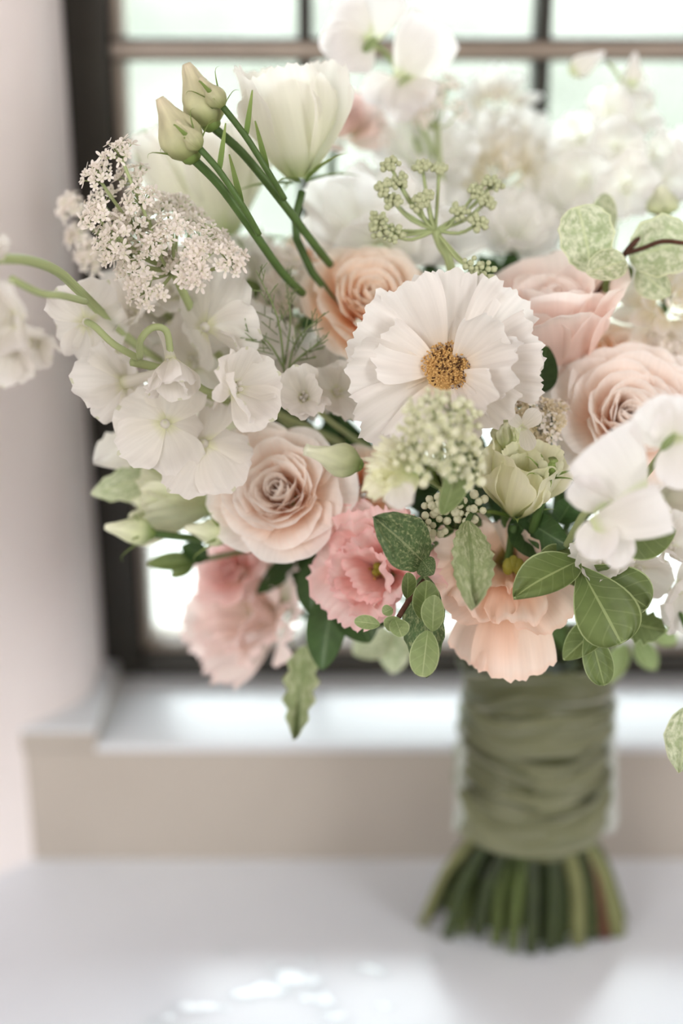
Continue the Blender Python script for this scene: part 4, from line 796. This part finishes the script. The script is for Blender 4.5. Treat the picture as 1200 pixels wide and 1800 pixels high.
# ------------------------------------------------------------------ leaves
def sprig(label, cat, stem_pts, leaves, mat, group=None, name='leaf_sprig', stem_mat='stem', r=0.001, **kw):
    root = thing(name, label, cat, at(*stem_pts[0]), group); stem_on(root, stem_pts, r, stem_mat)
    for i, l in enumerate(leaves):
        a = dict(kw)
        if len(l) > 8: a.update(l[8])
        leaf_on(root, *l[:7], a.pop('mat', mat), l[7], seed=len(leaves) * 7 + i, **a)
    return root
sprig('fresh green sprig of broad smooth leaves at the right, over the ribbon handle', 'leaf sprig', [(1022, 985, 0.525), (1005, 960, 0.55), (980, 930, 0.58)],
      [(1018, 985, 0.520, 902, 1052, 0.508, 86, 0.5, dict(ruf=0.05)), (1016, 992, 0.518, 1092, 1132, 0.505, 112, -0.1, dict(shape=(1.1, 0.45), ruf=0.05)), (1020, 995, 0.522, 1138, 1068, 0.512, 88, -0.35, dict(shape=(1.1, 0.5), ruf=0.05)), (1010, 975, 0.528, 942, 1002, 0.522, 60, 0.4),
       (1075, 1085, 0.53, 990, 1160, 0.528, 58, 0.3), (1032, 1092, 0.527, 1062, 1206, 0.524, 52, 0.0, dict(shape=(1.1, 0.6), ruf=0.04)), (1090, 1090, 0.545, 1170, 1108, 0.545, 60, 0.3, dict(mat='leaf', lserr=0.2, lsf=5)), (1010, 965, 0.54, 1000, 1080, 0.54, 50, 0.2)], 'leaf', ns=18, nt=14)
sprig('single broad green leaf under the front sweet pea at the right edge', 'leaf', [(1075, 945, 0.50), (1050, 930, 0.52), (1000, 900, 0.57)], [(1076, 945, 0.498, 1188, 932, 0.492, 86, 0.3, dict(ruf=0.04))], 'leaf', ns=18, nt=14)
sprig('small sprig of rounded sage leaves hanging in front of the pink lisianthus', 'leaf sprig', [(745, 1020, 0.515), (722, 1050, 0.512), (700, 1085, 0.51)],
      [(715, 1052, 0.511, 716, 1006, 0.508, 30, 0.5, dict(mat='leaf')), (742, 1090, 0.508, 750, 1020, 0.504, 48, 0.2, dict(mat='leaf')), (760, 1110, 0.504, 764, 1046, 0.500, 42, -0.2), (752, 1108, 0.505, 742, 1190, 0.500, 52, 0.1, dict(shape=(0.7, 0.5))), (700, 1085, 0.508, 683, 1110, 0.504, 34, 0.3), (694, 1088, 0.506, 706, 1120, 0.502, 36, -0.3), (668, 1098, 0.506, 622, 1092, 0.503, 26, 0.2), (690, 1070, 0.507, 672, 1078, 0.505, 22, 0.2)], 'sageleaf', stem_mat='woody', ns=14, nt=10, shape=(0.8, 0.6))
sprig('dark crinkled leaf with pale veins between the pink and peach lisianthus', 'leaf', [(742, 985, 0.515), (760, 960, 0.53), (800, 930, 0.56)], [(748, 992, 0.514, 655, 908, 0.500, 92, 0.3, dict(lserr=0.05, lsf=14, ruf=0.05)), (742, 985, 0.512, 762, 1010, 0.508, 40, 0.2)], 'mint', ns=24, nt=14)
sprig('crinkled grey-green leaf hanging in front of the peach lisianthus', 'leaf', [(822, 915, 0.515), (835, 890, 0.53), (850, 870, 0.56)], [(822, 915, 0.512, 830, 1072, 0.490, 72, -0.3, dict(mat='greytrail', lserr=0.09, lsf=9, ruf=0.08, shape=(0.8, 0.8)))], 'mint', ns=26, nt=14)
sprig('mottled crinkled leaf hanging behind the small rounded sage leaves', 'leaf', [(745, 1010, 0.525), (750, 985, 0.53), (780, 940, 0.56)], [(745, 1010, 0.523, 752, 1190, 0.517, 76, 0.2, dict(lserr=0.07, lsf=11, ruf=0.07))], 'mint', ns=24, nt=12)
sprig('wavy grey-green leaf dangling lowest at the left over the white sill', 'leaf', [(540, 1130, 0.590), (560, 1090, 0.595), (600, 1040, 0.60)], [(538, 1135, 0.588, 520, 1298, 0.580, 58, 0.15, dict(lserr=0.20, lsf=5, ruf=0.16, shape=(0.55, 0.7)))], 'greytrail', ns=30, nt=14)
sprig('dark green leaves hanging behind the pink lisianthus at the bottom', 'leaf sprig', [(590, 1020, 0.575), (620, 980, 0.58), (680, 920, 0.60)],
      [(590, 1030, 0.574, 566, 1178, 0.568, 74, 0.3), (600, 1040, 0.572, 650, 1130, 0.566, 84, -0.2), (560, 980, 0.575, 545, 1080, 0.575, 60, 0.2), (620, 1060, 0.575, 690, 1090, 0.57, 60, 0.2)], 'dark', ns=16, nt=10)
sprig('variegated cream-green leaves on a brown twig at the right edge', 'leaf sprig', [(1160, 378, 0.548), (1128, 412, 0.548), (1098, 446, 0.550), (1060, 500, 0.565), (1030, 540, 0.59)],
      [(1040, 478, 0.545, 1015, 362, 0.538, 98, 0.25, dict(lserr=0.06, lsf=8, shape=(0.6, 0.42))), (1100, 458, 0.542, 1030, 480, 0.535, 58, 0.2, dict(shape=(0.6, 0.6))), (1105, 455, 0.550, 1215, 420, 0.545, 110, -0.2, dict(shape=(0.6, 0.5), lserr=0.06)), (1120, 470, 0.552, 1178, 520, 0.548, 60, 0.3), (1060, 340, 0.57, 1072, 420, 0.565, 50, 0.4), (1110, 470, 0.56, 1060, 515, 0.558, 40, 0.3, dict(mat='leaf'))], 'varieg', stem_mat='woody', r=0.0012, ns=18, nt=14)
t = thing('twig', 'thin brown twig forking to the right above the variegated leaves', 'twig', at(1100, 445, 0.547)); stem_on(t, [(1098, 446, 0.548), (1130, 436, 0.546), (1165, 424, 0.545), (1205, 428, 0.545)], 0.0009, 'woody')
sprig('dark green leaf in the gap between the cosmos and the pink tea rose', 'leaf', [(945, 690, 0.555), (930, 720, 0.57), (900, 800, 0.60)], [(945, 690, 0.553, 962, 608, 0.545, 74, -0.4)], 'dark')
sprig('round pale green leaf blurred behind the coriander at the top left', 'leaf', [(285, 320, 0.60), (310, 380, 0.605), (380, 480, 0.61)], [(282, 318, 0.60, 255, 228, 0.595, 66, 0.2, dict(shape=(0.6, 0.5))), (290, 330, 0.60, 292, 250, 0.598, 40, 0.3)], 'sageleaf')
sprig('blurred pale leaf hanging into the picture at the lower right edge', 'leaf', [(1215, 1180, 0.53), (1210, 1120, 0.54), (1180, 1040, 0.56)], [(1212, 1240, 0.53, 1194, 1358, 0.525, 66, 0.2, dict(lserr=0.06, lsf=6, ruf=0.08))], 'varieg')
sprig('blurred green leaves and stalks low behind the handle at the right', 'leaf sprig', [(1090, 1120, 0.62), (1130, 1080, 0.62), (1150, 1020, 0.61)], [(1100, 1130, 0.62, 1072, 1200, 0.62, 40, 0.2), (1120, 1120, 0.62, 1152, 1178, 0.62, 40, 0.2), (1140, 1100, 0.61, 1190, 1130, 0.61, 36, 0.2)], 'sageleaf')
sprig('pale leaves blurred beneath the bouquet between the hanging leaves', 'leaf sprig', [(690, 1110, 0.62), (720, 1070, 0.62), (780, 1000, 0.62)], [(690, 1112, 0.62, 620, 1150, 0.615, 66, 0.2), (700, 1110, 0.62, 690, 1184, 0.62, 56, 0.2), (720, 1100, 0.62, 760, 1160, 0.62, 50, 0.2)], 'varieg')
sprig('grey-green leaves low at the left under the lisianthus buds', 'leaf sprig', [(350, 985, 0.59), (400, 975, 0.59), (470, 960, 0.60)], [(350, 985, 0.588, 258, 992, 0.582, 34, 0.2), (365, 982, 0.588, 318, 960, 0.584, 40, 0.2, dict(mat='dark')), (340, 990, 0.588, 300, 1015, 0.584, 26, 0.2)], 'leaf')
sprig('pale curled petal leaf at the left edge of the bouquet below the delphinium', 'leaf', [(232, 780, 0.575), (270, 800, 0.58), (350, 850, 0.60)], [(240, 778, 0.574, 165, 815, 0.565, 70, 0.2, dict(lserr=0.1, lsf=4, ruf=0.12, mat='white'))], 'varieg')
sprig('blurred bluish pale leaf above the green-cream trumpet', 'leaf', [(290, 822, 0.585), (330, 830, 0.59), (420, 860, 0.60)], [(300, 822, 0.584, 160, 868, 0.572, 62, -0.2, dict(lserr=0.15, lsf=5))], 'varieg')
sprig('green leaf in the middle left behind the coriander', 'leaf', [(470, 560, 0.59), (500, 620, 0.60)], [(462, 565, 0.588, 415, 490, 0.58, 64, 0.3), (460, 560, 0.588, 400, 560, 0.585, 50, 0.3)], 'leaf')
sprig('green leaves directly under the creamy half-open bud', 'leaf sprig', [(960, 930, 0.545), (930, 900, 0.56), (900, 860, 0.58)], [(925, 915, 0.535, 1000, 960, 0.525, 60, 0.2), (900, 910, 0.54, 960, 985, 0.532, 66, -0.2), (980, 920, 0.545, 1010, 870, 0.54, 50, 0.3), (860, 870, 0.545, 835, 830, 0.535, 40, 0.2)], 'dark')
# fern-fine foliage
fr = thing('dill_frond', 'thread-fine green fronds between the peach rose and the delphinium', 'foliage', at(490, 640, 0.54)); rf_ = random.Random(4)
for (a, b, c_) in (((500, 660, 0.545), (488, 560, 0.535), (450, 475, 0.53)), ((505, 660, 0.545), (520, 600, 0.54), (560, 560, 0.535)), ((500, 650, 0.545), (470, 600, 0.535), (430, 580, 0.53)), ((500, 640, 0.545), (510, 560, 0.54), (500, 480, 0.545)), ((505, 650, 0.545), (530, 625, 0.54), (565, 600, 0.536))):
    mb = MB(); P = [at(*a), at(*b), at(*c_)]; mb.tube(P, [0.0005, 0.0004, 0.0002], 5, 4)
    for k in range(10):
        q = 0.3 + 0.07 * k; base_ = (1 - q) ** 2 * P[0] + 2 * q * (1 - q) * P[1] + q * q * P[2]; dr = ((P[2] - P[1]).normalized() + cdir(rf_.uniform(-1, 1), rf_.uniform(-.4, .8), rf_.uniform(-.5, .5)) * 0.9).normalized()
        e = base_ + dr * 0.008 * (1.3 - q * 0.7); mb.tube([base_, e], 0.00022, 3, 1); mb.tube([(base_ + e) / 2, (base_ + e) / 2 + (dr + cdir(rf_.uniform(-1, 1), 0.4, 0)).normalized() * 0.004], 0.0002, 3, 1)
    part('frond', mb.mesh('frond', [M['sageleaf']]), fr)
# dark filler sprigs in the heart of the bouquet
HC = at(790, 700, 0.63)
for i in range(16):
    a = i * 2.39996; q = math.sqrt((i + 0.5) / 16); u, v = 770 + 400 * q * math.cos(a), 735 + 265 * q * math.sin(a)
    if i in (0, 2, 5, 7): continue
    u = min(u, 1230); d = 0.608 + 0.02 * (1 - q) * 0
    root = thing('filler_sprig', 'dark green leaf sprig deep inside the bouquet behind the flowers', 'leaf sprig', at(u, v, d), 'dark leaf sprigs inside the bouquet')
    p0 = at(u, v, d); V, F, U = tube_np([p0, p0 * 0.5 + BIND * 0.5 + Vector((0, 0, 0.01)), BIND + Vector((0.01 * math.cos(a), 0.01 * math.sin(a), 0))], 0.0017, 6, 4); part('stem', mesh_np('stem', V, F, U, True, [M['stem']]), root)
    for k in range(9):
        b = k * 2.4 + i; ru = rf_.uniform(18, 78) * 0.6; cu, cv = u + ru * math.cos(b), v + ru * math.sin(b); l = rf_.uniform(60, 100)
        leaf_on(root, cu, cv, d + 0.010, cu + l * math.cos(b), cv + l * math.sin(b), d + rf_.uniform(-0.012, 0.012), rf_.uniform(40, 60), 'dark', rf_.uniform(-0.5, 0.5), seed=k, ns=7, nt=4)

# ------------------------------------------------------------------ spilled water on the ledge
rw = random.Random(9)
for i, (u, v, rx, ry) in enumerate([(520, 1722, 46, 22), (460, 1745, 60, 18), (650, 1705, 34, 12), (545, 1690, 20, 9), (340, 1775, 50, 14), (560, 1760, 40, 14), (400, 1675, 16, 7), (675, 1772, 18, 7), (590, 1790, 26, 9), (280, 1795, 36, 10), (760, 1690, 22, 6), (480, 1700, 14, 6)]):
    c = foot(u, v); sc = (c - CAM).dot(FWD) / FPX; R1 = rx * sc; bm = bmesh.new(); ph = [rw.uniform(0, 6.28) for _ in range(4)]; n = 28; rings = 6; ctr = bm.verts.new((0, 0, 0.0013)); prev = None
    for k in range(1, rings + 1):
        q = k / rings; ring = []
        for j in range(n):
            a = 2 * PI * j / n; w = 1 + 0.22 * math.sin(2 * a + ph[0]) + 0.14 * math.sin(3 * a + ph[1]) + 0.1 * math.sin(5 * a + ph[2])
            ring.append(bm.verts.new((R1 * q * w * math.cos(a), R1 * 0.85 * q * w * math.sin(a) * (ry / rx) * 2.0, 0.0013 * math.sqrt(max(0, 1 - q ** 4)))))
        for j in range(n):
            if prev is None: bm.faces.new((ctr, ring[j], ring[(j + 1) % n]))
            else: bm.faces.new((prev[j], ring[j], ring[(j + 1) % n], prev[(j + 1) % n]))
        prev = ring
    bmesh.ops.recalc_face_normals(bm, faces=bm.faces)
    bm.normal_update()
    if sum(f.normal.z for f in bm.faces) < 0: bmesh.ops.reverse_faces(bm, faces=bm.faces)
    me = bpy.data.meshes.new('water_spot'); bm.to_mesh(me); bm.free(); me.materials.append(M['water']); me.polygons.foreach_set('use_smooth', [True] * len(me.polygons))
    thing('water_spot', 'clear spilled water spot glinting on the white ledge in front', 'water', T(c.x, c.y, 0.0002), 'water spots on the ledge', me)
bpy.context.view_layer.update()
